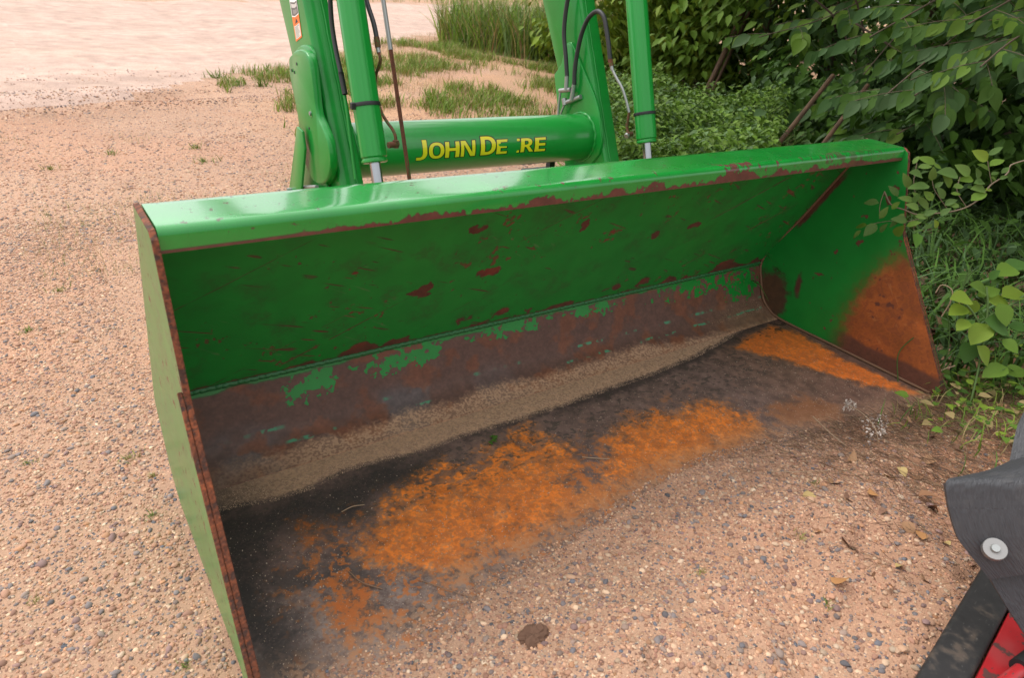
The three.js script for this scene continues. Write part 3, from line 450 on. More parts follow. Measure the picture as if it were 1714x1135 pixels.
// doubler plates round the pivots: a bolted cover outside one arm, a welded plate inside the other
{
  const cover = [[484, 100], [488, 92], [496, 84], [506, 83], [514, 90], [520, 108], [525, 150], [530, 190], [540, 214], [549, 238], [553, 268], [551, 289], [545, 303], [536, 308], [525, 303], [515, 285], [508, 262], [503, 235], [500, 205], [494, 170], [486, 130]];
  const round = P => new THREE.CatmullRomCurve3(P.map(([x, y]) => V(x, y, 0)), true, 'catmullrom', 0.5).getPoints(90).slice(0, 90).map(p => [p.x, p.y]);
  const big = cover.map(([x, y]) => [518 + (x - 518) * 1.0 + 9, 195 + (y - 195) * 1.05 - 2]);
  lp('doubler_plate', extr(outl(round(big), 0.474), 0.4715, 0.4798, 0.002, 2), gm);
  const cv = lp('cover_plate', extr(outl(round(cover), 0.452), 0.452, 0.4712, 0.0035, 4), gm);
  { const p = atX(521, 190, 0.4518); sub('bolt_hole', rod(p.clone().add(V(-0.0006, 0, 0)), p.clone().add(V(0.003, 0, 0)), 0.009), gm, cv); sub('bolt_head', rod(p.clone().add(V(-0.004, 0, 0)), p.clone().add(V(0.003, 0, 0)), 0.005, 0.005, 6), zinc, cv); }
  for (const [x, y] of [[489, 118], [493, 121], [497, 107], [518, 215], [507, 224]]) { const p = atX(x, y, 0.4518); sub('bolt_hole', rod(p.clone().add(V(-0.0006, 0, 0)), p.clone().add(V(0.003, 0, 0)), 0.0035), blackM, cv); }
  const pl = [[928, 125], [940, 108], [944, 88], [950, 74], [957, 72], [962, 82], [976, 115], [995, 160], [1003, 188], [1008, 238], [1003, 258], [992, 272], [975, 290], [948, 290], [936, 200]];
  lp('doubler_plate', extr(outl(pl, 1.308), 1.3055, 1.3138, 0.003, 3), gm);
  const edge = [[944, 88], [950, 75], [957, 73], [962, 82], [976, 115], [995, 160], [1003, 188], [1008, 238], [1003, 258], [992, 272]].map(([x, y]) => atX(x, y, 1.3125));
  lp('weld_bead', tube(edge, 0.0036, 80, 6), gm);
  // hanger plates behind the pivot of the first arm, with a cross pin
  lp('hanger_plate', extr(outl([[499, 212], [508, 220], [512, 250], [505, 330], [500, 380], [482, 380], [485, 325], [494, 255]], 0.440), 0.437, 0.443, 0.001, 2), gm);
  lp('hanger_plate', extr(outl([[506, 222], [548, 300], [560, 390], [500, 390]], 0.470), 0.466, 0.4712, 0.001, 2), gm);
  lp('cross_pin', rod(atX(481, 318, 0.425), V(0.466, atX(481, 318, 0.425).y, atX(481, 318, 0.425).z), 0.005), zinc);
  lp('cross_pin', rod(atX(507, 314, 0.45), atX(531, 313, 0.45), 0.005), zinc);
  const arms = (x, y, X) => atX(x, y, X);
  // warning decal on the outer face of the first arm
  const dc = document.createElement('canvas'); dc.width = 128; dc.height = 512; const c = dc.getContext('2d');
  c.fillStyle = '#f0efec'; c.fillRect(0, 0, 128, 512); c.fillStyle = '#8d8a86'; for (let i = 0; i < 9; i++) c.fillRect(14, 20 + i * 14, 60 + (i * 37) % 44, 5);
  c.fillStyle = '#5b5a57'; c.fillRect(6, 205, 116, 105); c.fillStyle = '#c9c6c0'; c.fillRect(16, 218, 96, 30); c.fillStyle = '#8b8884'; c.fillRect(30, 262, 70, 34);
  c.fillStyle = '#e8731d'; c.fillRect(0, 318, 128, 194); c.fillStyle = '#1b1a18'; c.beginPath(); c.moveTo(64, 330); c.lineTo(92, 372); c.lineTo(36, 372); c.fill(); c.fillStyle = '#d9d5cc'; c.fillRect(12, 388, 104, 108); c.fillStyle = '#5a5853'; for (let i = 0; i < 7; i++) c.fillRect(20, 398 + i * 14, 84 - (i * 23) % 30, 5);
  const dm = new THREE.CanvasTexture(dc); dm.colorSpace = THREE.SRGBColorSpace; dm.magFilter = THREE.LinearFilter;
  const q = [[478, -42], [491, -42], [506, 62], [496, 70]].map(([x, y]) => arms(x, y, 0.479));
  const g = new THREE.BufferGeometry(); g.setAttribute('position', new THREE.Float32BufferAttribute(q.flatMap(p => [p.x, p.y, p.z]), 3)); g.setAttribute('uv', new THREE.Float32BufferAttribute([0, 1, 1, 1, 1, 0, 0, 0], 2)); g.setIndex([0, 3, 1, 1, 3, 2]); g.computeVertexNormals();
  lp('warning_decal', g, new THREE.MeshStandardMaterial({ map: dm, roughness: 0.45, side: THREE.DoubleSide }));
}
// hoses, fittings and steel lines
{
  const D = (pts, X) => pts.map(([x, y]) => atX(x, y, X));
  lp('hydraulic_hose', tube(D([[548, -70], [552, -20], [556, 40], [564, 90], [571, 122]], 0.487), 0.0052, 50, 12), rubber);
  lp('hydraulic_hose', tube(D([[571, 122], [574, 138], [578, 158]], 0.489), 0.0062, 20, 12), blackM);
  lp('steel_line', tube(D([[577, 158], [582, 190], [588, 240], [596, 300]], 0.492), 0.004, 30, 10), gm);
  lp('hydraulic_hose', tube(D([[600, -60], [608, -20], [617, 12], [626, 40], [631, 64]], 0.553), 0.0052, 50, 12), rubber);
  const f1 = lp('hose_fitting', tube(D([[630.5, 62], [633, 80]], 0.553), 0.0062, 6, 12), rustM); void f1;
  lp('hose_fitting', tube(D([[633, 80], [634.5, 89]], 0.553), 0.0052, 6, 6), zinc);
  lp('steel_line', tube(D([[634.5, 88], [637, 100], [634, 112], [630, 124], [629, 140], [632, 165], [639, 188], [648, 204], [658, 218], [662, 228], [663, 236]], 0.551), 0.0034, 60, 10), rustM);
  { const p = atX(664, 241, 0.551); lp('hose_fitting', rod(V(0.530, p.y - 0.001, p.z + 0.003), p.clone().add(V(0.004, 0, 0)), 0.0068, 0.0062, 8), rustM); lp('hose_fitting', rod(p.clone().add(V(-0.002, -0.008, 0)), p.clone().add(V(-0.002, 0.008, 0)), 0.0068, 0.0068, 6), rustM); }
  lp('hydraulic_hose', tube(D([[966, -60], [956, -25], [948, 12], [944, 55], [947, 95], [949, 128]], 1.285), 0.0066, 60, 12), rubber);
  lp('hose_fitting', rod(atX(949, 126, 1.285), atX(947.5, 152, 1.285), 0.0066, 0.0066, 8), zinc);
  lp('hydraulic_hose', tube(D([[961, 142], [962, 118], [967, 84], [975, 52], [986, 29], [1000, 19], [1010, 27], [1015, 50], [1019, 78], [1021, 99]], 1.290), 0.0066, 80, 12), rubber);
  lp('hose_fitting', rod(atX(961, 140, 1.290), atX(956.5, 168, 1.290), 0.0066, 0.0066, 8), zinc);
  lp('hose_fitting', rod(atX(1020.5, 98, 1.290), atX(1023.5, 111, 1.291), 0.0066, 0.0066, 10), rustM);
  lp('hose_fitting', rod(atX(1023.2, 110, 1.291), atX(1025, 118, 1.292), 0.0058, 0.0058, 6), zinc);
  lp('steel_line', tube([[1025, 117, 1.292], [1032, 131, 1.295], [1041, 147, 1.30], [1048, 168, 1.305], [1053, 188, 1.309]].map(p => atX(...p)), 0.0042, 40, 10), zinc);
  lp('steel_line', tube([[1053, 188, 1.309], [1051, 199, 1.308], [1049, 212, 1.307], [1051, 223, 1.307]].map(p => atX(...p)), 0.0040, 30, 10), rustM);
  { const p = atX(1051, 225, 1.307); lp('hose_fitting', rod(p.clone().add(V(-0.008, 0.001, 0.002)), V(1.322, p.y, p.z), 0.0068, 0.0068, 8), rustM); lp('hose_fitting', rod(p.clone().add(V(-0.010, -0.004, 0.004)), p.clone().add(V(-0.002, 0.001, 0.001)), 0.0072, 0.0072, 8), zinc); }
  // tee fittings and thin lines dropping behind the cross tube
  lp('hose_fitting', rod(atX(937, 152, 1.288), atX(955, 150, 1.288), 0.007, 0.007, 8), zinc);
  lp('hose_fitting', rod(atX(947, 172, 1.292), atX(972, 162, 1.300), 0.0075, 0.0075, 6), zinc);
  lp('hose_fitting', rod(atX(944, 165, 1.290), atX(946, 176, 1.290), 0.0085, 0.0085, 8), zinc);
  lp('steel_line', tube(D([[938, 153], [936, 170], [934, 192], [934, 215]], 1.288), 0.0036, 20, 8), zinc);
  lp('steel_line', tube(D([[946, 174], [941, 184], [937, 198], [936, 215]], 1.290), 0.0036, 20, 8), zinc);
  // level indicator rod: plated above, rusty below
  const a = atX(641, 0, 0.600), b = atX(686, 305, 0.600), d = b.clone().sub(a).normalize(), m = atX(654, 82, 0.600);
  const rd = lp('level_rod', rod(m, b.clone().addScaledVector(d, 0.16), 0.0046, 0.0046, 12), rustM); sub('rod_sleeve', rod(a.clone().addScaledVector(d, -0.35), m.clone().addScaledVector(d, 0.002), 0.0050, 0.0050, 12), zinc, rd);
  // black coupler block under the cross tube
  const p = atZ(905, 290, -0.70);
  const blk = lp('coupler_block', new RoundedBoxGeometry(0.125, 0.05, 0.06, 2, 0.006).translate(p.x, p.y - 0.012, p.z), blackM);
  sub('hose_loop', tube([V(p.x - 0.07, p.y - 0.045, p.z + 0.03), V(p.x - 0.062, p.y + 0.004, p.z + 0.034), V(p.x - 0.045, p.y + 0.012, p.z + 0.034), V(p.x - 0.035, p.y - 0.01, p.z + 0.034), V(p.x - 0.032, p.y - 0.05, p.z + 0.03)], 0.004, 30, 8), zinc, blk);
  sub('coupler_bracket', new THREE.BoxGeometry(0.02, 0.09, 0.02).translate(p.x + 0.02, p.y + 0.035, p.z + 0.02), blackM, blk);
}
{ // mounting ears on the back of the bucket
  const zy = [[-0.215, 0.21], [-0.345, 0.225], [-0.392, 0.19], [-0.392, 0.13], [-0.34, 0.10], [-0.24, 0.12]], zc = [[-0.135, 0.45], [-0.30, 0.40], [-0.312, 0.345], [-0.28, 0.32], [-0.185, 0.30]];
  ears.forEach((x, i) => mesh('mounting_ear', extr(i % 4 < 2 ? zy : zc, x, x + 0.010, 0.001, 1), gm, bucket));
  [0.511, 1.343].forEach(x => mesh('pivot_pin', rod(V(x - 0.045, 0.365, -0.2835), V(x + 0.045, 0.365, -0.2835), 0.013), zinc, bucket));
}
// ---------------------------------------------------------------- red implement with a rubber flap
{
  const imp = thing('red_implement', 'red machine deck with black rubber flap beside the gravel heap', 'implement', [1.05, 0.0, 0.95]), o = imp.position;
  const add = (n, g, m, lab) => { g.translate(-o.x, -o.y, -o.z); const q = mesh(n, g, m, imp); if (lab) tag(q, lab); return q; };
  const redTex = bake(512, 512, (u, v, c) => { const n = fbm(u * 7, v * 7, 4), m = fbm(u * 30, v * 30, 4), s = scratch(u * 1.1, v * 1.1); c[0] = 150 + 22 * n; c[1] = 22 + 10 * n; c[2] = 28 + 10 * n; c[3] = 0.4 + 0.2 * n; c[4] = 0.6; mix(c, [150, 120, 110], sst(0.45, 0.75, n) * 0.25); mix(c, [76, 58, 54], Math.max(s * 0.7, sst(0.68, 0.73, m) * 0.9)); }, true);
  const red = phys(redTex, 0.0004, { clearcoat: 0.3, clearcoatRoughness: 0.3 });
  const barTex = bake(512, 512, (u, v, c) => { const n = fbm(u * 9, v * 9, 4), m = fbm(u * 40, v * 40, 4), k = 0.8 + 0.4 * m; c[0] = 36 * k; c[1] = 34 * k; c[2] = 34 * k; c[3] = 0.55 + 0.25 * n; c[4] = m; mix(c, [92, 78, 66], sst(0.5, 0.7, n * 0.6 + m * 0.4) * 0.7); const q = vn(u * 60, v * 400); mix(c, [120, 116, 112], sst(0.92, 0.98, q) * 0.5); }, true);
  const bar = phys(barTex, 0.0006);
  // steel edge bar near the ground, and the red panel beyond it
  const A = atY(1528, 1135, 0.105), B = atY(1640, 950, 0.105), dir = B.clone().sub(A).setY(0).normalize(), nrm = V(-dir.z, 0, dir.x);
  const bx = (l, h, w, along, up, side, m, n, rr = 0.005) => { const g = new RoundedBoxGeometry(l, h, w, 3, rr); const p = g.attributes.position, uv = g.attributes.uv; for (let i = 0; i < p.count; i++) uv.setXY(i, p.getX(i) * 2.2, (p.getZ(i) + p.getY(i)) * 2.2); g.applyMatrix4(new THREE.Matrix4().makeBasis(dir, V(0, 1, 0), nrm)); const c = A.clone().addScaledVector(dir, along).addScaledVector(nrm, side); g.translate(c.x, up, c.z); return add(n, g, m); };
  bx(0.75, 0.10, 0.058, 0.22, 0.052, 0.030, bar, 'edge_bar', 0.008);
  bx(0.75, 0.012, 0.30, 0.24, 0.088, 0.212, red, 'deck_panel', 0.003);
  bx(0.75, 0.07, 0.010, 0.24, 0.047, 0.355, red, 'deck_panel', 0.003);
  { const a = atY(1632, 1178, 0.108), b = atY(1800, 1050, 0.13); const t = add('pivot_tube', rod(a.clone().lerp(b, 0.42), b, 0.016, 0.016, 24), blackM); void t; add('pivot_rod', rod(a.clone().lerp(b, -0.4), a.clone().lerp(b, 0.43), 0.009, 0.009, 20), red); }
  // rubber flaps: sheets with thickness between two drawn edges
  const rubTex = bake(512, 512, (u, v, c) => { const n = fbm(u * 8, v * 8, 4), q = fbm(u * 120, v * 14, 3), k = 0.85 + 0.3 * q; c[0] = 56 * k; c[1] = 56 * k; c[2] = 59 * k; c[3] = 0.5 + 0.2 * n; c[4] = q; mix(c, [92, 88, 84], sst(0.5, 0.8, n) * 0.25); }, true);
  const rub = phys(rubTex, 0.0012);
  const sheet = (L, R, th, n) => {
    const NU = 24, NV = 44, ca = new THREE.CatmullRomCurve3(L.map(p => atD(...p)), false, 'catmullrom', 0.35), cb = new THREE.CatmullRomCurve3(R.map(p => atD(...p)), false, 'catmullrom', 0.35), G = [];
    for (let j = 0; j <= NV; j++) { const a = ca.getPoint(j / NV), b = cb.getPoint(j / NV); for (let i = 0; i <= NU; i++) G.push(a.clone().lerp(b, i / NU)); }
    const P = [], U = [], idx = [], N = (NU + 1) * (NV + 1), nm = G.map((p, k) => { const i = k % (NU + 1), j = (k / (NU + 1)) | 0, g = (ii, jj) => G[clamp(jj, 0, NV) * (NU + 1) + clamp(ii, 0, NU)]; const e = g(i + 1, j).clone().sub(g(i - 1, j)), f = g(i, j + 1).clone().sub(g(i, j - 1)); const w = f.cross(e).normalize(); if (w.dot(CAM.clone().sub(p)) < 0) w.negate(); return w; });
    for (const s of [0, 1]) for (let k = 0; k < N; k++) { const p = G[k].clone().addScaledVector(nm[k], -s * th); P.push(p.x, p.y, p.z); U.push((k % (NU + 1)) / NU * 1.2, ((k / (NU + 1)) | 0) / NV * 1.6); }
    const q = (a, b, c2, d) => idx.push(a, b, c2, c2, b, d);
    for (let j = 0; j < NV; j++) for (let i = 0; i < NU; i++) { const a = j * (NU + 1) + i; q(a, a + 1, a + NU + 1, a + NU + 2); q(N + a, N + a + NU + 1, N + a + 1, N + a + NU + 2); }
    for (let j = 0; j < NV; j++) { const a = j * (NU + 1), b = a + NU; q(a, a + NU + 1, N + a, N + a + NU + 1); q(b, N + b, b + NU + 1, N + b + NU + 1); }
    for (let i = 0; i < NU; i++) { const b = NV * (NU + 1) + i; q(i, N + i, i + 1, N + i + 1); q(b, b + 1, N + b, N + b + 1); }
    let g = new THREE.BufferGeometry(); g.setAttribute('position', new THREE.Float32BufferAttribute(P, 3)); g.setAttribute('uv', new THREE.Float32BufferAttribute(U, 2)); g.setIndex(idx); g = toCreasedNormals(g, 0.7);
    return add(n, g, rub);
  };
  sheet([[1716, 682, 1.10], [1702, 712, 1.085], [1694, 745, 1.07], [1688, 775, 1.055], [1686, 800, 1.05]], [[1900, 560, 1.02], [1900, 620, 1.01], [1900, 680, 1.01], [1900, 740, 1.01], [1900, 800, 1.01]], 0.008, 'rubber_flap');
  sheet([[1690, 771, 1.035], [1655, 786, 1.015], [1612, 796, 1.0], [1588, 801, 0.99], [1582, 808, 0.985], [1584, 832, 0.985], [1590, 862, 0.985], [1603, 902, 0.985], [1628, 936, 0.985], [1656, 970, 0.985]], [[1900, 715, 0.97], [1900, 745, 0.95], [1900, 780, 0.94], [1900, 800, 0.935], [1900, 815, 0.93], [1900, 840, 0.93], [1900, 865, 0.93], [1900, 890, 0.93], [1900, 912, 0.93], [1900, 935, 0.93]], 0.008, 'rubber_flap');
  sheet([[1640, 930, 1.005], [1656, 968, 1.0], [1682, 1012, 0.995], [1715, 1064, 0.99], [1760, 1130, 0.985]], [[1900, 890, 0.96], [1900, 935, 0.955], [1900, 990, 0.95], [1900, 1050, 0.95], [1900, 1120, 0.95]], 0.008, 'rubber_flap');
  // washer and bolt
  const wa = atD(1664, 919, 0.968), nn = CAM.clone().sub(wa).normalize().lerp(V(-0.15, 0.9, 0.3), 0.45).normalize();
  const washTex = new THREE.MeshStandardMaterial({ color: 0x8c8a88, metalness: 0.7, roughness: 0.5 });
  const disc = (r0, r1, a, b) => rod(wa.clone().addScaledVector(nn, a), wa.clone().addScaledVector(nn, b), r0, r1, 40);
  const ws = add('washer', disc(0.0158, 0.0150, -0.006, 0.0022), washTex); void ws; add('bolt_head', disc(0.0066, 0.0052, 0.0018, 0.0062), zinc);
}

// ---------------------------------------------------------------- gravel
{
  const r = rng(77), geos = [0, 1, 2, 3].map(k => {
    const g = new THREE.IcosahedronGeometry(1, 1), p = g.attributes.position, q = rng(900 + k), ax = 0.8 + 0.4 * q(), az = 0.65 + 0.35 * q();
    for (let i = 0; i < p.count; i++) { const x = p.getX(i), y = p.getY(i), z = p.getZ(i), n = 0.82 + 0.36 * fbm(x * 1.3 + k * 7 + 5, y * 1.3 + z * 1.7 + 9, 2); p.setXYZ(i, x * n * ax, y * n * 0.55, z * n * az); }
    g.computeVertexNormals(); return toCreasedNormals(g, 0.9);
  });
  const pm = new THREE.MeshStandardMaterial({ roughness: 0.85 }), lists = [[], [], [], []];
  const tone = (greys) => { const t = r() < greys ? 5 + Math.floor(r() * 6) : Math.floor(r() * 5), c = PEB[Math.min(10, t)], v = 0.78 + 0.38 * r(), q = 0.05 + 0.38 * r(); return new THREE.Color().setRGB(lerp(c[0] * v, 168, q) / 255, lerp(c[1] * v, 128, q) / 255, lerp(c[2] * v, 104, q) / 255, THREE.SRGBColorSpace); };
  const drop = (x, z, s, sink, greys) => { if (x > -0.019 && x < W + 0.019 && z > -0.25 && z < zb(x) - 0.05) return; const h = Math.max(ground(x, z), (x > 0 && x < W && z > -0.1 && z < 0.42) ? 0.0005 : -1); lists[Math.floor(r() * 4)].push([mat4(V(x, h + s * sink, z), [r() * 0.5 - 0.25, r() * 6.28, r() * 0.5 - 0.25], s), tone(greys)]); };
  for (let i = 0; i < 14000; i++) drop(0.7 * r(), -0.28 - 1.6 * r(), 0.0016 + 0.0026 * r() * r(), 0.12, 0.3);
  for (let i = 0; i < 7000; i++) { const x = -1.4 + 3.2 * r(), z = -3.75 - 0.28 * x + (r() + r() + r() - 1.5) * 1.3; if (fbm(x * 1.2 + 3, z * 4, 3) < 0.47) continue; drop(x, z, 0.003 + 0.006 * r() * r(), 0.05, 0.6); }
  for (let i = 0; i < 34000; i++) drop(-0.75 + 0.76 * r(), -1.9 + 2.35 * r(), 0.0014 + 0.0022 * r() * r() + 0.0008 * r(), 0.12, 0.3);   // grit beside the bucket
  for (let i = 0; i < 4200; i++) drop(-0.75 + 0.76 * r(), -1.9 + 2.35 * r(), 0.0034 + 0.004 * r() * r(), 0.1, 0.45);
  for (let i = 0; i < 30000; i++) { const x = 0.02 + 1.85 * r(), z = zb(x) - 0.03 + 0.75 * r() * (0.3 + 0.7 * r()); if (x > 1.25 && r() < 0.6 * sst(1.2, 1.6, x)) continue; drop(x, z, 0.0013 + 0.0024 * r() * r(), 0.12, 0.3); }
  for (let i = 0; i < 3600; i++) { const x = 0.05 + 1.6 * r(), z = zb(x) + 0.02 + 0.6 * r(); if (x > 1.2 && r() < 0.5) continue; drop(x, z, 0.0034 + 0.0042 * r() * r(), 0.08, 0.42); }
  for (let i = 0; i < 30000; i++) { const x = -1.4 + 4.2 * r(), z = -1.6 - 4.2 * r() * r(); drop(x, z, 0.003 + 0.006 * r() * r(), 0.0, 0.4); }
  lists.forEach((l, k) => tag(inst('gravel', geos[k], pm, l), ['fine tan and grey gravel scattered over the yard', 'rounded pinkish grit spread beside the bucket', 'mixed flat gravel chips lying over the soil', 'small angular gravel covering the heap and yard'][k], 'gravel', null, 'stuff'));
  // the larger pebbles, one by one
  const pmats = PEB.map((c, i) => new THREE.MeshStandardMaterial({ color: new THREE.Color().setRGB(lerp(c[0], 160, 0.2) / 255, lerp(c[1], 125, 0.2) / 255, lerp(c[2], 104, 0.2) / 255, THREE.SRGBColorSpace), roughness: 0.8 }));
  let n = 0;
  const peb = (x, z, s, g) => { if (x > -0.04 && x < W + 0.03 && z > -0.3 && z < zb(x) + 0.02) return; const m = mesh(n ? `pebble_${String(n).padStart(3, '0')}` : 'pebble', geos[Math.floor(r() * 4)], pmats[r() < g ? 5 + Math.floor(r() * 6) : Math.floor(r() * 5)], groundMesh); n++; m.position.set(x, ground(x, z) + s * 0.12, z); m.rotation.set(r() * 0.4 - 0.2, r() * 6.28, r() * 0.4 - 0.2); m.scale.setScalar(s); };
  for (let i = 0; i < 150; i++) peb(-0.6 + 0.56 * r(), -1.2 + 1.6 * r(), 0.0056 + 0.005 * r() * r(), 0.62);
  for (let i = 0; i < 130; i++) { const x = 0.15 + 1.35 * r(); peb(x, zb(x) + 0.05 + 0.5 * r(), 0.0056 + 0.006 * r() * r(), 0.6); }
  // loose sand and crumbs caught in the bend of the bucket
  const crumbs = [[], []];
  for (let i = 0; i < 22000; i++) {
    const x = 0.03 + 1.80 * r(), zt = sandZ(x), t = r(), z = zt + 0.002 - t * 0.085 * (0.55 + 0.45 * r()), dens = sst(0.36, 0.6, fbm(x * 40, z * 90, 3)); if (r() > 0.25 + dens) continue;
    let y = 0.0006; if (z < -0.112) { const f = (-0.112 - z) / 0.07; if (f > 1) continue; y = 0.003 + 0.046 * f * f * 0.9 + 0.008 * f; }
    const s = 0.0005 + 0.0012 * r() * r() * r(), k = 0.75 + 0.5 * r(); crumbs[i & 1].push([mat4(V(x, y, z), [r(), r() * 6, r()], s), new THREE.Color().setRGB(0.47 * k, 0.315 * k, 0.21 * k)]);
  }
  for (let i = 0; i < 5200; i++) { const x = 0.03 + 1.8 * r(), z = -0.03 + 0.44 * Math.pow(r(), 0.6), s = 0.0005 + 0.0012 * r() * r(), k = 0.7 + 0.5 * r(); if (z > zb(x)) continue; crumbs[i & 1].push([mat4(V(x, 0.0006, z), [r(), r() * 6, r()], s), new THREE.Color().setRGB(0.42 * k, 0.32 * k, 0.24 * k)]); }
  crumbs.forEach((l, k) => tag(inst('sand', geos[k], pm, l), ['coarse sand grains lying in the bend of the bucket', 'pale sand crumbs caught along the bucket floor'][k], 'sand', null, 'stuff'));
}
// ---------------------------------------------------------------- leaves and grass: shapes and materials
function leafGeo(wid, fold, curl, seg = 5) {
  const P = [], idx = [], row = seg + 1;
  for (let i = 0; i <= seg; i++) { const t = i / seg, w = wid / 2 * Math.pow(Math.sin(Math.PI * Math.pow(t, 0.78)), 0.85) + (i && i < seg ? 0 : 0.001), y = -curl * t * t; P.push(t, y, 0, t, y + fold * w, w, t, y + fold * w, -w); }
  for (let i = 0; i < seg; i++) { const a = i * 3, b = a + 3; idx.push(a, a + 1, b, b, a + 1, b + 1, a, b, a + 2, b, b + 2, a + 2); }
  const g = new THREE.BufferGeometry(); g.setAttribute('position', new THREE.Float32BufferAttribute(P, 3)); g.setIndex(idx); g.computeVertexNormals(); void row; return g;
}
function bladeGeo(wid, bend, seg = 4) { // along +y, bending to +x
  const P = [], idx = [];
  for (let i = 0; i <= seg; i++) { const t = i / seg, a = bend * t, w = wid / 2 * (1 - t * t * 0.97), x = bend ? (1 - Math.cos(a)) / bend : 0, y = bend ? Math.sin(a) / bend : t; P.push(x, y, w, x, y, -w); }
  for (let i = 0; i < seg; i++) { const a = i * 2; idx.push(a, a + 1, a + 2, a + 2, a + 1, a + 3); }
  const g = new THREE.BufferGeometry(); g.setAttribute('position', new THREE.Float32BufferAttribute(P, 3)); g.setIndex(idx); g.computeVertexNormals(); return g;
}
function orient(p, dir, up, s) { const X = dir.clone().normalize(), Z = X.clone().cross(up).normalize(), Y = Z.clone().cross(X); return new THREE.Matrix4().makeBasis(X.multiplyScalar(s), Y.multiplyScalar(s), Z.multiplyScalar(s)).setPosition(p); }
const LEAF = [leafGeo(0.52, 0.35, 0.12), leafGeo(0.46, 0.2, 0.25), leafGeo(0.6, 0.45, 0.05)];
const LEAFLOW = [leafGeo(0.55, 0.4, 0.15, 3), leafGeo(0.5, 0.25, 0.3, 3)];
const leafMat = (c, extra = {}) => new THREE.MeshPhysicalMaterial({ color: c || 0xffffff, roughness: 0.58, transmission: 0.42, thickness: 0, specularIntensity: 0.3, side: THREE.DoubleSide, ...extra });
const leafInst = leafMat(), grassInst = new THREE.MeshPhysicalMaterial({ roughness: 0.65, transmission: 0.25, thickness: 0, specularIntensity: 0.4, side: THREE.DoubleSide });
const bark = (() => { const t = bake(256, 512, (u, v, o) => { const n = fbm(u * 20, v * 6, 4), m = fbm(u * 50, v * 30, 3), k = 0.6 + 0.7 * n * m * 1.6; o[0] = 92 * k; o[1] = 76 * k; o[2] = 62 * k; o[3] = 0.9; o[4] = n; }, true); return phys(t, 0.004); })();
const twigM = new THREE.MeshStandardMaterial({ color: new THREE.Color(0.10, 0.07, 0.045), roughness: 0.85 });
const stalkM = new THREE.MeshStandardMaterial({ color: new THREE.Color(0.25, 0.15, 0.095), roughness: 0.85 });
const strawM = new THREE.MeshStandardMaterial({ color: new THREE.Color(0.36, 0.25, 0.16), roughness: 0.85, side: THREE.DoubleSide });
const C3 = (a, k) => new THREE.Color(a[0] * k, a[1] * k, a[2] * k);
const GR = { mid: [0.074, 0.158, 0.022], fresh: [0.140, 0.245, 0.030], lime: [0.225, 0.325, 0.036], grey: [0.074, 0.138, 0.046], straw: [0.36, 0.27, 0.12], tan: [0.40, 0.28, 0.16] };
// a crown of leaf clumps: clumps sit on the shell and inside of an uneven volume
function crown(r, c, rad, count, size, pal, clumps = 60) {
  const L = [[], []], cl = Array.from({ length: clumps }, () => { const u = r() * 2 - 1, a = r() * 6.283, q = Math.sqrt(1 - u * u), k = 0.45 + 0.6 * Math.pow(r(), 0.6); return [V(c.x + rad[0] * q * Math.cos(a) * k, c.y + rad[1] * u * k, c.z + rad[2] * q * Math.sin(a) * k), 0.16 + 0.2 * r(), pal[Math.floor(r() * pal.length)], r() * 6.28]; });
  for (let i = 0; i < count; i++) {
    const [p, s, col, az] = cl[Math.floor(r() * clumps)], g = () => (r() + r() + r() - 1.5) * 0.9, q = V(p.x + g() * s * rad[0], p.y + g() * s * rad[1] * 0.8, p.z + g() * s * rad[2]); if (q.y < 0.03) q.y = 0.03 + 0.3 * r();
    const a = az + (r() - 0.5) * 2.6, d = V(Math.cos(a), -0.55 + 0.7 * (r() - 0.5), Math.sin(a)), up = V((r() - 0.5) * 0.9, 1, (r() - 0.5) * 0.9);
    L[i & 1].push([orient(q, d, up, size * (0.65 + 0.7 * r())), C3(col, 0.75 + 0.5 * r())]);
  }
  return L;
}
function trunk(r, base, h, r0, lean = [0, 0]) {
  const pts = []; for (let i = 0; i <= 6; i++) { const t = i / 6; pts.push(V(base.x + lean[0] * t + 0.06 * h * (r() - 0.5) * t * 0.4, base.y + h * t, base.z + lean[1] * t + 0.06 * h * (r() - 0.5) * t * 0.4)); }
  const g = new THREE.TubeGeometry(new THREE.CatmullRomCurve3(pts), 14, 1, 10, false), p = g.attributes.position, cv = new THREE.CatmullRomCurve3(pts);
  for (let i = 0; i < p.count; i++) { const j = Math.floor(i / 11), t = j / 14, c = cv.getPointAt(t), k = r0 * (1 - 0.72 * t); p.setXYZ(i, c.x + (p.getX(i) - c.x) * k, c.y + (p.getY(i) - c.y) * k, c.z + (p.getZ(i) - c.z) * k); }
  g.computeVertexNormals(); return g;
}
function tree(name, label, cat, x, z, spec, group) {
  const r = rng(spec.seed), t = thing(name, label, cat, [x, 0, z], group);
  mesh('trunk', trunk(r, V(0, -0.05, 0), spec.h * 0.75, spec.tr, spec.lean || [0, 0]), bark, t);
  for (let k = 0; k < 3; k++) { const a = r() * 6.28, y = spec.h * (0.3 + 0.15 * k), l = spec.rad[0] * 0.8, o = spec.lean ? y / (spec.h * 0.75) : 0; mesh('limb', tube([V((spec.lean?.[0] || 0) * o, y, (spec.lean?.[1] || 0) * o), V(Math.cos(a) * l * 0.5, y + 0.35, Math.sin(a) * l * 0.5), V(Math.cos(a) * l, y + 0.5, Math.sin(a) * l)], spec.tr * 0.3, 10, 6), bark, t); }
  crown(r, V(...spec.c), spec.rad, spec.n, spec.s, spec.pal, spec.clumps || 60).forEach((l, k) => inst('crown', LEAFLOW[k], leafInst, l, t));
  return t;
}
const pol = (az, d) => { const a = az * Math.PI / 180; return [CAM.x + d * Math.sin(a), CAM.z - d * Math.cos(a)]; };
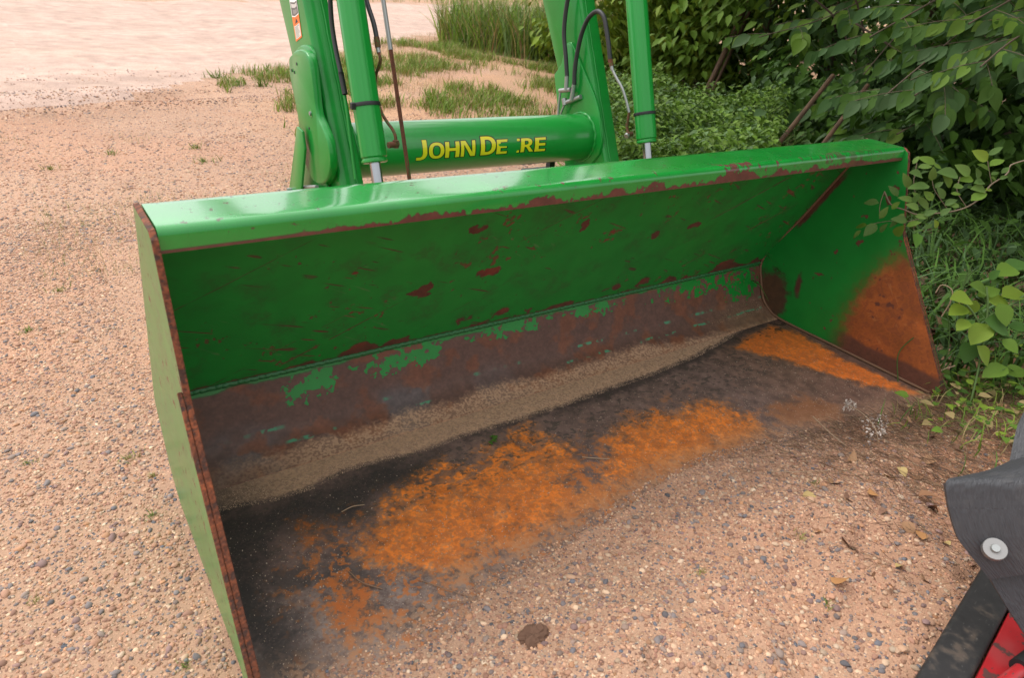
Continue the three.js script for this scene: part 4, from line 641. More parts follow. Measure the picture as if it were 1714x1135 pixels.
{ // edge of the wood, then the taller trees behind it
  const E = [
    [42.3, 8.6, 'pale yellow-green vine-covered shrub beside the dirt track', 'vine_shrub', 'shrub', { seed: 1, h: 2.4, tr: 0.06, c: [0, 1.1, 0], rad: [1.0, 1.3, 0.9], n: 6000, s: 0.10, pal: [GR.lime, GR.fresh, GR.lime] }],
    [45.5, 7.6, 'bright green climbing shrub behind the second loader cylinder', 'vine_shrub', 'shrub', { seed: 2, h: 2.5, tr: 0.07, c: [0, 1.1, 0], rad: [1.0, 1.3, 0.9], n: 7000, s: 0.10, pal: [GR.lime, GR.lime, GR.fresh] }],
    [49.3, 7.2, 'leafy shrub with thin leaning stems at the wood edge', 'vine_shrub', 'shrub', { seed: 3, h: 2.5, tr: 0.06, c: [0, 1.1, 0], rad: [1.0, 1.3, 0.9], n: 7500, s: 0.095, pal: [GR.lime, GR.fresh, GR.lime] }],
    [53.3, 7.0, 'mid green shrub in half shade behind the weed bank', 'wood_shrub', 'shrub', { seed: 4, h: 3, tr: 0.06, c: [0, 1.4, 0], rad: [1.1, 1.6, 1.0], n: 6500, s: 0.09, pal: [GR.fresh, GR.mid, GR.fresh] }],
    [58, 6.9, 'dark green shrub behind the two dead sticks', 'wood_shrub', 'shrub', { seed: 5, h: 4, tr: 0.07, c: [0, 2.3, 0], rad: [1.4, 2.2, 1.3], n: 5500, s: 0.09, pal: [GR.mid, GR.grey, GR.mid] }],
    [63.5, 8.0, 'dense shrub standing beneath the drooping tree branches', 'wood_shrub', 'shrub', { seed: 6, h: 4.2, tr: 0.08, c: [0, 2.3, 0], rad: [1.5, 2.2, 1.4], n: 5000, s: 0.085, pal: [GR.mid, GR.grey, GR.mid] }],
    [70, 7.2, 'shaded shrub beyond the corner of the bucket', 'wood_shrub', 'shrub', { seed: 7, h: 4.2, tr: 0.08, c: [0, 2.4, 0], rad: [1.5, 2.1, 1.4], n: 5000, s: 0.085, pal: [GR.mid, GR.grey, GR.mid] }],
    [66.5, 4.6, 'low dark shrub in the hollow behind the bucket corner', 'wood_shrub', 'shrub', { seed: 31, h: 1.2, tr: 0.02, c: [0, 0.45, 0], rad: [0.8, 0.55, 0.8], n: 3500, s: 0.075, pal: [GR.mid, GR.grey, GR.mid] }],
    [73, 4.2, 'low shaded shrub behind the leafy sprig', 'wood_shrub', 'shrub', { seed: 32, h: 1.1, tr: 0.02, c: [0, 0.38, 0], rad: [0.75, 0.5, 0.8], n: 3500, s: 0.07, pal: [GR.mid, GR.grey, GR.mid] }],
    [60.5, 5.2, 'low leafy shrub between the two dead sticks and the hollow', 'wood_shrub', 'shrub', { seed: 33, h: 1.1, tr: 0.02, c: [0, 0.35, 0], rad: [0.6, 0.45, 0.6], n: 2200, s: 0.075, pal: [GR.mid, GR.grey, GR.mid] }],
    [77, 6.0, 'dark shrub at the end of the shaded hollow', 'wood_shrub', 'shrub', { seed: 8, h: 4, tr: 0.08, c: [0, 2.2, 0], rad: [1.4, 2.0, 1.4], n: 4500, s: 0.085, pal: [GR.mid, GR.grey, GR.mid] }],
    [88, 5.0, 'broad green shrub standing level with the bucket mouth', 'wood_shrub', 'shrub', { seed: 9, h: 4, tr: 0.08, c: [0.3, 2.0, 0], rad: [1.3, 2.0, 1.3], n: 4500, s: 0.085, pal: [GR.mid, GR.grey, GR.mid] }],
    [57, 13.5, 'tall dark broadleaf tree behind the dead sticks', 'broadleaf_tree', 'tree', { seed: 23, h: 9, tr: 0.2, c: [0, 4.6, 0], rad: [2.6, 4.4, 2.5], n: 8000, s: 0.15, pal: [GR.mid, GR.grey, GR.mid] }],
    [64.5, 12.5, 'broadleaf tree standing behind the drooping branches', 'broadleaf_tree', 'tree', { seed: 24, h: 9, tr: 0.2, c: [0, 4.6, 0], rad: [2.6, 4.4, 2.5], n: 8000, s: 0.14, pal: [GR.mid, GR.grey, GR.mid] }],
    [72, 11, 'dark broadleaf tree beyond the shaded hollow', 'broadleaf_tree', 'tree', { seed: 25, h: 9, tr: 0.2, c: [0, 4.6, 0], rad: [2.6, 4.4, 2.5], n: 8000, s: 0.14, pal: [GR.mid, GR.grey, GR.mid] }],
    [80, 9.5, 'tall broadleaf tree behind the flap machine', 'broadleaf_tree', 'tree', { seed: 26, h: 9, tr: 0.2, c: [0, 4.6, 0], rad: [2.6, 4.4, 2.5], n: 7000, s: 0.14, pal: [GR.mid, GR.grey, GR.mid] }],
  ];
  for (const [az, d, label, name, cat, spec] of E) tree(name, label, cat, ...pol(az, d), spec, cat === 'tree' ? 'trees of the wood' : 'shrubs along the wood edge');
}
// ---------------------------------------------------------------- tree whose branches hang over the bucket
{
  const r = rng(301), t = thing('overhanging_tree', 'broadleaf tree with drooping branches hanging over the bucket corner', 'tree', [4.7, 0, -0.3]), o = t.position;
  mesh('trunk', trunk(r, V(0, -0.05, 0), 4.2, 0.13, [-0.3, 0.2]), bark, t);
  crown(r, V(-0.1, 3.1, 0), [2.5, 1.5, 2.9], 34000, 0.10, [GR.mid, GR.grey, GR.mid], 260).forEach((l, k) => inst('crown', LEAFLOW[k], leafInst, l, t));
  const mats = [GR.mid, GR.grey, GR.fresh, [0.055, 0.125, 0.03], [0.062, 0.135, 0.034], [0.15, 0.24, 0.04]].map(c => leafMat(new THREE.Color(...c)));
  const ORG = V(-0.2, 2.2, 0.05);
  const branch = (pts, n, size, spread, pal, from) => {
    const P = pts.map(p => atD(...p).sub(o)), cv = new THREE.CatmullRomCurve3([from || ORG, ...P]);
    const b = mesh('branch', new THREE.TubeGeometry(cv, 40, 0.003, 6, false), twigM, t), L = P[0].distanceTo(P[P.length - 1]);
    const start = 1 - 0.92 * L / cv.getLength(), tw = [];
    const twigs = 8; for (let k = 0; k < twigs; k++) { const u = start + (1 - start) * (k + 0.5) / twigs, p = cv.getPointAt(u), tn = cv.getTangentAt(u), sd = (k & 1 ? 1 : -1), q = tn.clone().cross(V(0, 1, 0)).normalize().multiplyScalar(sd * spread * (0.6 + 0.6 * r())).addScaledVector(tn, spread * (0.5 + 0.4 * r())).add(V(0, -spread * 0.45 * r() + 0.02, 0)); tw.push([p, q]); }
    mesh('twig', mergeGeometries(tw.map(([p, q]) => tube([p, p.clone().addScaledVector(q, 0.5).add(V(0, 0.01, 0)), p.clone().add(q)], 0.0012, 6, 4))), twigM, t);
    for (let i = 0; i < n; i++) {
      const [p, q] = tw[i % twigs], j = Math.floor(i / twigs), m = Math.ceil(n / twigs), u = (j + 0.6) / m, s = (j & 1 ? 1 : -1), side = q.clone().cross(V(0, 1, 0)).normalize();
      const pos = p.clone().addScaledVector(q, Math.min(1, u * 1.05)), d = side.multiplyScalar(s * (0.9 - 0.5 * u)).addScaledVector(q.clone().normalize(), 0.7).add(V((r() - 0.5) * 0.4, -0.55 - 0.5 * r(), (r() - 0.5) * 0.4)).normalize();
      const up = V(-0.65 + 0.6 * (r() - 0.5), 0.55, 0.45 + 0.6 * (r() - 0.5));
      const lf = new THREE.Mesh(LEAF[Math.floor(r() * 3)], mats[r() < 0.025 ? 5 : pal[Math.floor(r() * pal.length)]]); lf.name = 'leaf'; lf.castShadow = lf.receiveShadow = true; b.add(lf);
      orient(pos, d, up, size * (0.7 + 0.6 * r())).decompose(lf.position, lf.quaternion, lf.scale); lf.scale.z *= 1.12;
    }
  };
  branch([[1800, -70, 3.0], [1650, 20, 2.75], [1540, 110, 2.6], [1475, 165, 2.5]], 150, 0.070, 0.20, [0, 1, 3, 4]);
  branch([[1800, 10, 2.6], [1680, 60, 2.5], [1600, 110, 2.45], [1530, 160, 2.4]], 150, 0.068, 0.19, [0, 1, 1, 4]);
  branch([[1720, -90, 3.1], [1600, -20, 2.9], [1520, 25, 2.8], [1455, 62, 2.75]], 150, 0.070, 0.21, [0, 3, 4, 2]);
  branch([[1860, -20, 2.5], [1760, 30, 2.4], [1690, 70, 2.35], [1640, 112, 2.3]], 130, 0.068, 0.18, [0, 1, 2, 4]);
  branch([[1850, -80, 2.7], [1760, -40, 2.6], [1690, 0, 2.55], [1620, 40, 2.5]], 140, 0.068, 0.21, [0, 1, 2, 4]);
  branch([[1640, -110, 4.2], [1480, -20, 4.2], [1380, 30, 4.1], [1270, 62, 4.0]], 84, 0.10, 0.22, [2, 0, 1, 3], V(-0.4, 2.0, -0.6));
  branch([[1620, -60, 3.9], [1500, 60, 3.7], [1440, 130, 3.6], [1400, 175, 3.5]], 72, 0.085, 0.2, [0, 2, 3, 1], V(-0.4, 2.0, -0.6));
  branch([[1760, 40, 3.4], [1640, 130, 3.3], [1560, 190, 3.2], [1500, 225, 3.1]], 64, 0.085, 0.2, [3, 3, 0], V(-0.3, 1.9, 0));
}
// ---------------------------------------------------------------- sprig lying over the bucket's side plate
{
  const r = rng(401), t = thing('leafy_sprig', 'arching leafy sprig resting across the rusty side plate of the bucket', 'sprig', [2.35, 0.3, 0.2]), o = t.position;
  const X = px => px < 1530 ? 1.78 + 0.05 * Math.max(0, px - 1425) / 105 : 1.83 + (px - 1530) / 160 * 0.22, at = (zx, zy, dx = 0) => { const px = 1414 + zx / 5.673, py = 220 + zy / 5.675; return atX(px, py, X(px) + dx).sub(o); };
  const st = new THREE.MeshStandardMaterial({ color: new THREE.Color(0.20, 0.15, 0.10), roughness: 0.8 });
  const stems = [[[1800, 255], [1650, 290], [1560, 330], [1545, 390], [1470, 450], [1390, 500], [1330, 570], [1260, 650], [1150, 720], [990, 765], [840, 780], [680, 790], [560, 745], [440, 700], [370, 570]], [[990, 765], [900, 640], [840, 540], [820, 430]], [[840, 780], [700, 830], [560, 860], [440, 850], [300, 870], [180, 900]], [[1390, 500], [1370, 400], [1350, 280]], [[1150, 720], [1060, 560], [1090, 430]], [[700, 700], [650, 500], [680, 300]], [[370, 570], [330, 700], [325, 830]]];
  stems.forEach((s, i) => mesh('stem', tube(s.map(p => at(...p)), i ? 0.0010 : 0.0020, 50, 6), st, t));
  mesh('stem', tube([at(1800, 255), V(0.25, 0.22, 0.1), V(0.35, 0.0, 0.1), V(0.4, -0.33, 0.1)], 0.004, 30, 6), st, t);
  const mats = [GR.fresh, [0.15, 0.25, 0.05], [0.11, 0.20, 0.045], GR.lime].map(c => leafMat(new THREE.Color(...c)));
  const lv = [[1350, 280, 1215, 185], [1355, 225, 1490, 145], [1370, 330, 1515, 240], [1370, 385, 1275, 305], [1180, 425, 1050, 320], [1260, 455, 1245, 350], [1220, 465, 1075, 460], [1070, 425, 900, 375], [1000, 530, 945, 425], [820, 470, 840, 345], [800, 520, 635, 505], [730, 430, 615, 390], [860, 310, 720, 235], [640, 310, 700, 230], [850, 540, 925, 480], [1020, 530, 1140, 505], [1000, 590, 1100, 590], [650, 660, 525, 620], [500, 620, 420, 515], [600, 540, 560, 400], [440, 740, 515, 670], [320, 680, 180, 680], [330, 830, 400, 720], [300, 880, 180, 990], [210, 890, 90, 900], [150, 940, 70, 1005], [470, 990, 555, 900], [330, 960, 390, 880], [580, 900, 710, 860], [700, 740, 590, 690], [740, 800, 870, 750], [900, 800, 1000, 730], [790, 740, 700, 610], [830, 660, 750, 570], [940, 640, 900, 540], [1080, 700, 990, 690], [750, 930, 830, 870], [860, 920, 850, 840], [1190, 660, 1340, 590], [1330, 560, 1200, 545], [1380, 410, 1465, 380], [1380, 440, 1440, 460], [1460, 450, 1545, 430], [1480, 400, 1560, 330], [1330, 560, 1405, 540], [1310, 480, 1230, 490], [590, 860, 440, 830], [840, 320, 915, 350], [690, 340, 830, 320], [560, 780, 480, 860], [620, 700, 690, 600], [940, 700, 1060, 650], [1000, 700, 1080, 720], [700, 640, 640, 580], [760, 620, 830, 600], [520, 830, 420, 900], [660, 800, 780, 820], [1160, 540, 1220, 510], [1290, 600, 1210, 640]];
  for (const [a, b, c, d] of lv) {
    const dx = (r() - 1) * 0.04, p = at(a, b, dx), q = at(c, d, dx + (r() - 0.7) * 0.03), dir = q.clone().sub(p), len = dir.length() * 1.06;
    const view = CAM.clone().sub(p).sub(o).normalize(), up = view.lerp(V((r() - 0.5) * 0.6, 1, (r() - 0.5) * 0.6), 0.3 + 0.3 * r());
    const lf = mesh('leaf', LEAF[Math.floor(r() * 3)], mats[r() < 0.07 ? 3 : Math.floor(r() * 3)], t); orient(p, dir, up, len).decompose(lf.position, lf.quaternion, lf.scale);
  }
}
// ---------------------------------------------------------------- plants beside the bucket
function plant(name, label, cat, stems, leaves, seed, D, pal, baseOff) {
  const r = rng(seed), b = atD(...stems[0][0], D), base = V(b.x, 0, b.z), t = thing(name, label, cat, base.toArray());
  stems.forEach(s => mesh('stem', tube(s.map(([x, y, d]) => atD(x, y, d || D).sub(base)), 0.0028, 24, 6), leafMat(new THREE.Color(0.10, 0.16, 0.05), { transmission: 0 }), t));
  const mats = pal.map(c => leafMat(new THREE.Color(...c)));
  for (const [cx, cy, len, ang, dd] of leaves) {
    const a = ang * Math.PI / 180, dep = D + (dd || 0) + (r() - 0.5) * 0.06, p = atD(cx - Math.cos(a) * len / 2, cy + Math.sin(a) * len / 2, dep).sub(base), q = atD(cx + Math.cos(a) * len / 2, cy - Math.sin(a) * len / 2, dep + (r() - 0.6) * 0.04).sub(base), dir = q.clone().sub(p);
    const view = CAM.clone().sub(p).sub(base).normalize(), lf = mesh('leaf', LEAF[2], mats[Math.floor(r() * mats.length)], t); orient(p, dir, view.lerp(V(0, 1, 0), 0.5 + 0.2 * r()), dir.length()).decompose(lf.position, lf.quaternion, lf.scale); lf.scale.z *= 1.25;
  }
}
plant('bramble', 'bright green bramble with broad leaves beside the rusty plate tip', 'bramble', [[[1620, 690], [1640, 600], [1652, 520], [1650, 480]], [[1652, 530], [1690, 510], [1720, 490]], [[1648, 560], [1625, 520], [1605, 500]]],
  [[1607, 501, 34, 175], [1602, 521, 32, 200], [1627, 515, 28, 245], [1636, 483, 30, 150], [1655, 490, 40, 20], [1695, 493, 40, 10], [1672, 510, 50, 340], [1678, 527, 42, 290], [1668, 548, 50, 330], [1704, 549, 38, 350], [1638, 560, 44, 230], [1620, 590, 40, 250], [1644, 596, 40, 300], [1664, 623, 46, 200], [1700, 623, 36, 10], [1700, 445, 40, 15], [1682, 455, 34, 200], [1664, 460, 24, 40], [1610, 545, 26, 220], [1690, 580, 36, 320]], 51, 1.86, [GR.fresh, GR.lime, [0.075, 0.17, 0.03], GR.fresh]);
plant('woodland_seedling', 'tall thin weed rising behind the rail near the dead stick', 'weed', [[[1432, 262], [1425, 205], [1418, 170], [1402, 140]]], [[1410, 185, 40, 200], [1432, 180, 36, 10], [1400, 220, 36, 190], [1412, 152, 24, 160], [1398, 146, 20, 120], [1428, 155, 20, 40], [1440, 215, 34, 330], [1408, 235, 34, 200]], 52, 3.4, [GR.mid, GR.fresh]);
plant('woodland_weed', 'broad-leaved weed growing behind the rail by the grass bank', 'weed', [[[1258, 262], [1260, 225], [1268, 195]]], [[1240, 224, 22, 200], [1250, 218, 26, 35], [1266, 236, 28, 10], [1244, 192, 20, 190], [1272, 190, 24, 20], [1260, 245, 28, 200]], 53, 3.2, [GR.grey, GR.mid]);
// broad ground-cover leaves and tall grass
function field(name, label, cat, seed, n, area, geo, mat, size, pal, y0 = 0) {
  const r = rng(seed), L = []; let guard = 0;
  while (L.length < n && guard++ < n * 30) { const [x, z, k] = area(r); if (k !== undefined && r() > k) continue; const y = ground(x, z) + y0; L.push([mat4(V(x, y, z), [(r() - 0.5) * 0.7, r() * 6.28, (r() - 0.5) * 0.7], size[0] + (size[1] - size[0]) * r()), C3(pal[Math.floor(r() * pal.length)], 0.7 + 0.6 * r())]); }
  return tag(inst(name, geo, mat, L), label, cat, null, 'stuff');
}
const B0 = bladeGeo(0.06, 1.1, 3), B1 = bladeGeo(0.022, 0.9), B2 = bladeGeo(0.035, 1.7), B3 = bladeGeo(0.05, 0.5);
const quad = (p, q) => r => { const u = r(), v = r(); return [p[0] + (p[1] - p[0]) * u, q[0] + (q[1] - q[0]) * v]; };
field('tall_grass', 'tall meadow grass clump between the track and the second arm', 'grass', 61, 9000, r => { const a = r() * 6.28, k = Math.sqrt(r()); return [6.0 + 1.3 * Math.cos(a) * k + 0.4 * Math.sin(a) * k, -6.6 + 1.7 * Math.sin(a) * k]; }, B1, grassInst, [0.35, 0.75], [GR.fresh, GR.fresh, [0.15, 0.23, 0.07], GR.lime, GR.straw]);
field('weed_bank', 'bank of green leafy grass behind the second cylinder', 'grass', 62, 12000, r => { const u = r(), v = r(); const a = (41.5 + 15 * u) / 57.3, d = 2.9 + 2.0 * v - 0.5 * u; return [CAM.x + d * Math.sin(a), CAM.z - d * Math.cos(a)]; }, B2, grassInst, [0.2, 0.42], [GR.mid, GR.fresh, GR.fresh, [0.13, 0.19, 0.05], GR.mid, GR.straw]);
{ // leaves on that bank
  const r = rng(63), L = []; for (let i = 0; i < 20000; i++) { const az = (42 + 14 * r()) / 57.3, dd = 3.0 + 2.0 * r() - (az - 0.73) * 2.0, x = CAM.x + dd * Math.sin(az), z = CAM.z - dd * Math.cos(az), y = ground(x, z) + 0.10 + 0.34 * Math.pow(r(), 0.7) * (0.6 + 0.7 * fbm(x * 3, z * 3, 2)), a = r() * 6.28; L.push([orient(V(x, y, z), V(Math.cos(a), -0.3 + 0.6 * (r() - 0.5), Math.sin(a)), V((r() - 0.5) * 0.7, 1, (r() - 0.5) * 0.7), 0.022 + 0.022 * r()), C3([GR.fresh, GR.fresh, [0.18, 0.28, 0.05], [0.11, 0.19, 0.06]][Math.floor(r() * 4)], 0.7 + 0.6 * r())]); }
  tag(inst('weed_leaves', LEAFLOW[0], leafInst, L), 'small leaves of the weeds on the green bank', 'weeds', null, 'stuff');
}
field('undergrowth', 'dark grass and weeds under the trees beside the bucket', 'grass', 64, 6000, r => { const x = 1.93 + 2.6 * r(), z = -1.6 + 2.3 * r(); return [x, z, x < 2.05 ? 0.55 : 1]; }, B2, grassInst, [0.12, 0.32], [GR.mid, GR.mid, GR.grey]);
{ const r = rng(65), L = []; for (let i = 0; i < 5000; i++) { const x = 2.0 + 3.6 * r(), z = -2.6 + 3.1 * r(); if (x + 0.12 < 1.42 * (1.05 - z)) continue; const y = ground(x, z) + 0.04 + 0.25 * r() * r(), a = r() * 6.28; L.push([orient(V(x, y, z), V(Math.cos(a), -0.25, Math.sin(a)), V((r() - 0.5) * 0.7, 1, (r() - 0.5) * 0.7), 0.04 + 0.05 * r()), C3([GR.mid, GR.grey, GR.mid][Math.floor(r() * 3)], 0.7 + 0.6 * r())]); } tag(inst('undergrowth', LEAFLOW[1], leafInst, L), 'broad dark leaves covering the floor of the wood', 'weeds', null, 'stuff'); }
field('grass', 'sparse green grass in the yard seen between the loader arms', 'grass', 66, 26000, r => { const x = 1.2 + 4.6 * r(), z = -2.3 - 5.2 * r(), core = sst(1.5, 0.6, Math.hypot((x - 2.9) / 1.1, (z + 4.6) / 1.7)), k = sst(0.52 - 0.2 * core, 0.66 - 0.14 * core, fbm(x * 1.9 + 21, z * 1.5, 3)) * (0.2 + 0.8 * sst(0.38, 0.6, fbm(x * 5, z * 5, 2))); return [x, z, k * sst(0.9, 2.2, x - 0.1 * z) * (roadness(x, z) > 0 ? 0 : 1)]; }, B0, grassInst, [0.05, 0.12], [GR.fresh, GR.lime, [0.2, 0.28, 0.05], GR.fresh, GR.straw]);
field('dry_grass', 'dry straw-coloured grass along the edge of the track', 'grass', 67, 9000, r => { const x = 2.4 + 5.5 * r(), z = -3.5 - 7 * r(), q = roadness(x, z); return [x, z, q < 0 && q > -2.2 ? 1 : 0]; }, B1, grassInst, [0.03, 0.11], [GR.straw, [0.40, 0.29, 0.12], GR.straw, [0.16, 0.2, 0.06]]);
field('far_grass', 'distant grass strip beyond the dirt track', 'grass', 68, 12000, r => { const x = -4 + 34 * r(), z = -15 - 14 * r(), q = roadness(x, z); return [x, z, q < -0.2 ? 1 : 0]; }, B3, grassInst, [0.12, 0.35], [GR.fresh, [0.2, 0.22, 0.06], GR.straw, GR.fresh]);
field('grass', 'thin pale grass haze growing through the gravel yard', 'grass', 69, 3000, r => { const x = -0.7 + 1.9 * r(), z = -1.3 - 2.2 * r(), k = sst(0.55, 0.72, fbm(x * 3 + 14, z * 2.2, 3)); return [x, z, k]; }, B1, grassInst, [0.015, 0.045], [[0.2, 0.26, 0.06], [0.26, 0.28, 0.09], GR.fresh]);
// single tufts in the gravel
{
  const r = rng(71), gm2 = [0, 1, 2].map(k => leafMat(new THREE.Color(...[[0.20, 0.26, 0.05], [0.15, 0.23, 0.04], [0.27, 0.29, 0.08]][k]), { transmission: 0.2 }));
  const T = [[-0.244, -0.381, 0.02], [-0.07, -0.31, 0.03], [-0.039, -0.228, 0.022], [-0.059, -0.11, 0.022], [-0.252, 0.007, 0.02], [-0.077, 0.256, 0.018], [-0.213, -0.998, 0.03], [-0.12, -1.25, 0.035], [0.634, -2.886, 0.07], [0.60, -2.6, 0.06], [0.225, -2.856, 0.05], [-0.041, -2.642, 0.05], [1.30, -5.2, 0.14], [1.52, -4.75, 0.14], [1.62, -4.4, 0.11], [0.72, 0.56, 0.02], [0.95, 0.60, 0.022], [1.15, 0.50, 0.02], [0.86, 0.72, 0.022]];
  T.forEach(([x, z, s]) => {
    const g = mergeGeometries(Array.from({ length: 44 }, () => { const b = bladeGeo(0.05 + 0.06 * r(), 0.5 + 1.4 * r(), 3), q = r() * r() * s * 1.7, a = r() * 6.28; b.applyMatrix4(mat4(V(Math.cos(a) * q, 0, Math.sin(a) * q * 0.6), [(r() - 0.5) * 1.4, r() * 6.28, (r() - 0.5) * 1.4], s * (0.25 + 0.55 * r()))); return b; }));
    const m = mesh('grass_tuft', g, gm2[Math.floor(r() * 3)]); m.position.set(x, ground(x, z) - 0.001, z); tag(m, 'small green grass tuft growing in the open gravel', 'grass tuft', 'grass tufts in the gravel');
  });
}
// ---------------------------------------------------------------- dead sticks, straw, litter
{
  const r = rng(81);
  const stick = (label, a, b, D, r0, D2 = D) => { const p = atD(...a, D), q = atD(...b, D2); { const d = q.clone().sub(p).normalize(); if (p.y > 0) p.addScaledVector(d, -(p.y + 0.02) / d.y); } const m = p.clone().lerp(q, 0.5).add(V(0.01, 0.015, 0)); const t = tube([V(0, 0, 0), m.sub(p), q.sub(p)], r0, 16, 8); const o = mesh('dead_stick', t, new THREE.MeshStandardMaterial({ map: bark.map, roughness: 0.9, color: 0xe8d2b4 })); o.position.copy(p); tag(o, label, 'stick', 'dead sticks leaning in the wood'); };
  stick('pale peeled dead stick leaning out of the weed bank', [1318, 222], [1394, 126], 3.0, 0.0105);
  stick('brown dead stick leaning behind the rail', [1362, 262], [1452, 142], 2.9, 0.0095);
  stick('slender grey stem leaning in front of the vine shrubs', [1196, 122], [1262, -20], 5.4, 0.022);
  stick('thin forked stem beside the slender grey one', [1212, 110], [1268, -10], 5.5, 0.013);
  stick('short broken pale stub at the top of the weed bank', [1175, 124], [1172, 104], 7.6, 0.02);
  // twigs and stalks lying on the bucket floor
  const twig = (label, pts, rr, mt = strawM) => { const P = pts.map(([x, y, Y]) => atY(x, y, Y)), o = P[0].clone(), m = mesh('twig', tube(P.map(p => p.sub(o)), rr, 20, 5), mt); m.position.copy(o); tag(m, label, 'twig', 'twigs on the bucket floor'); };
  twig('short straight twig lying between the two orange rust patches', [[974, 765, 0.002], [995, 767, 0.004], [1020, 768, 0.002]], 0.0011);
  twig('curved reddish stalk on the dark floor of the bucket', [[585, 957, 0.002], [605, 974, 0.006], [640, 986, 0.002]], 0.0009, stalkM);
  twig('pale bent straw in the dark corner of the floor', [[572, 857, 0.002], [590, 848, 0.006], [610, 845, 0.002]], 0.0009);
  twig('thin arched stalk where rust meets the gravel', [[786, 966, 0.003], [796, 982, 0.012], [800, 1005, 0.004]], 0.0009, stalkM);
  twig('long fine stalk lying toward the gravel edge', [[700, 970, 0.002], [745, 985, 0.005], [790, 1000, 0.004]], 0.0008, stalkM);
  twig('stalk pointing back from the gravel edge', [[725, 1030, 0.003], [760, 1012, 0.006], [800, 1002, 0.004]], 0.0009, stalkM);
  twig('straight pale stem leaning from the litter onto the floor', [[1360, 697, 0.03], [1390, 726, 0.03], [1416, 747, 0.02]], 0.0014);
  twig('upright broken stalk standing in the gravel litter', [[1380, 786, 0.02], [1379, 768, 0.045], [1383, 752, 0.055], [1391, 752, 0.05]], 0.0014, stalkM);
  twig('long pale straw across the top of the heap', [[1285, 789, 0.03], [1330, 790, 0.035], [1388, 788, 0.03]], 0.001);
  // the torn green leaf and a clod
  { const c = atY(825, 738, 0.003), g = mergeGeometries([0, 1, 2, 3, 4, 5, 6].map(k => { const a = (k - 3) * 0.62 + 0.4, l = LEAF[1].clone(); l.applyMatrix4(mat4(V(0.004 * (k - 3), 0.003 + 0.001 * (k & 1), 0), [0.2 * (r() - 0.5), a, 0.25], 0.014 + 0.006 * r())); return l; })); const m = mesh('torn_leaf', g, leafMat(new THREE.Color(0.09, 0.19, 0.03))); m.position.copy(c); tag(m, 'torn green leaf lying on the orange rusty floor', 'leaf'); }
  { const c = atY(892, 1058, 0.04), g = new THREE.IcosahedronGeometry(0.024, 5), p = g.attributes.position; for (let i = 0; i < p.count; i++) { const x = p.getX(i), y = p.getY(i), z = p.getZ(i), n = 0.25 + 1.0 * fbm(x * 70 + 9, y * 70 + z * 90 + 3, 4) + 0.5 * (fbm(x * 400, y * 300 + z * 370, 2) - 0.4); p.setXYZ(i, x * n * 1.25, y * n * 0.5, z * n); } g.computeVertexNormals(); const m = mesh('mud_clod', g, new THREE.MeshStandardMaterial({ color: new THREE.Color(0.13, 0.068, 0.042), roughness: 0.95 })); m.position.set(c.x, ground(c.x, c.z) + 0.004, c.z); tag(m, 'dark brown crumbly clod lying on the gravel heap', 'clod'); }
  // brown leaves in the litter
  const brown = [[0.24, 0.115, 0.055], [0.30, 0.16, 0.08], [0.20, 0.10, 0.06], [0.36, 0.17, 0.06], [0.42, 0.30, 0.12]].map(c => new THREE.MeshStandardMaterial({ color: new THREE.Color(...c), roughness: 0.8, side: THREE.DoubleSide }));
  const dl = [leafGeo(0.75, 0.6, 0.35, 6), leafGeo(0.6, -0.5, -0.3, 6), leafGeo(0.85, 0.3, 0.5, 6)];
  const pxl = [[1367, 905], [1530, 845], [1520, 800], [1560, 775], [1545, 735], [1500, 790], [1480, 820], [1440, 850], [1555, 860], [1530, 930], [1500, 900], [1470, 880], [1420, 780], [1400, 860], [1580, 930], [1490, 960], [1410, 940], [1445, 990], [1530, 990], [1350, 850], [1385, 820], [1590, 760], [1600, 700], [1620, 680], [1640, 720], [1570, 690], [1660, 740], [1610, 730], [1475, 1010], [1380, 985], [1680, 690], [1530, 700], [1515, 745]];
  pxl.forEach(([x, y]) => { const p = atY(x, y, 0.03), m = mesh('dead_leaf', dl[Math.floor(r() * 3)], brown[Math.floor(r() * 5)]); m.position.set(p.x, ground(p.x, p.z) + 0.006, p.z); m.rotation.set((r() - 0.5) * 0.9, r() * 6.28, (r() - 0.5) * 0.9); m.scale.setScalar(0.020 + 0.022 * r()); tag(m, 'curled brown dead leaf in the litter before the bucket', 'dead leaf', 'dead leaves in the litter'); });
  { const Lw = []; for (let i = 0; i < 15000; i++) { const a = (41.5 + 44 * r()) / 57.3, d = 2.5 + 7.5 * r(), x = CAM.x + d * Math.sin(a), z = CAM.z - d * Math.cos(a); if (x < 2.0) continue; Lw.push([mat4(V(x, ground(x, z) + 0.006 + 0.02 * r(), z), [(r() - 0.5) * 0.8, r() * 6.28, (r() - 0.5) * 0.8], 0.05 + 0.05 * r()), C3([[0.24, 0.13, 0.07], [0.30, 0.18, 0.10], [0.18, 0.11, 0.07]][Math.floor(r() * 3)], 0.8 + 0.4 * r())]); } tag(inst('fallen_leaves', dl[0], new THREE.MeshStandardMaterial({ roughness: 0.9, side: THREE.DoubleSide }), Lw), 'brown fallen leaves covering the floor of the wood', 'fallen leaves', null, 'stuff'); }
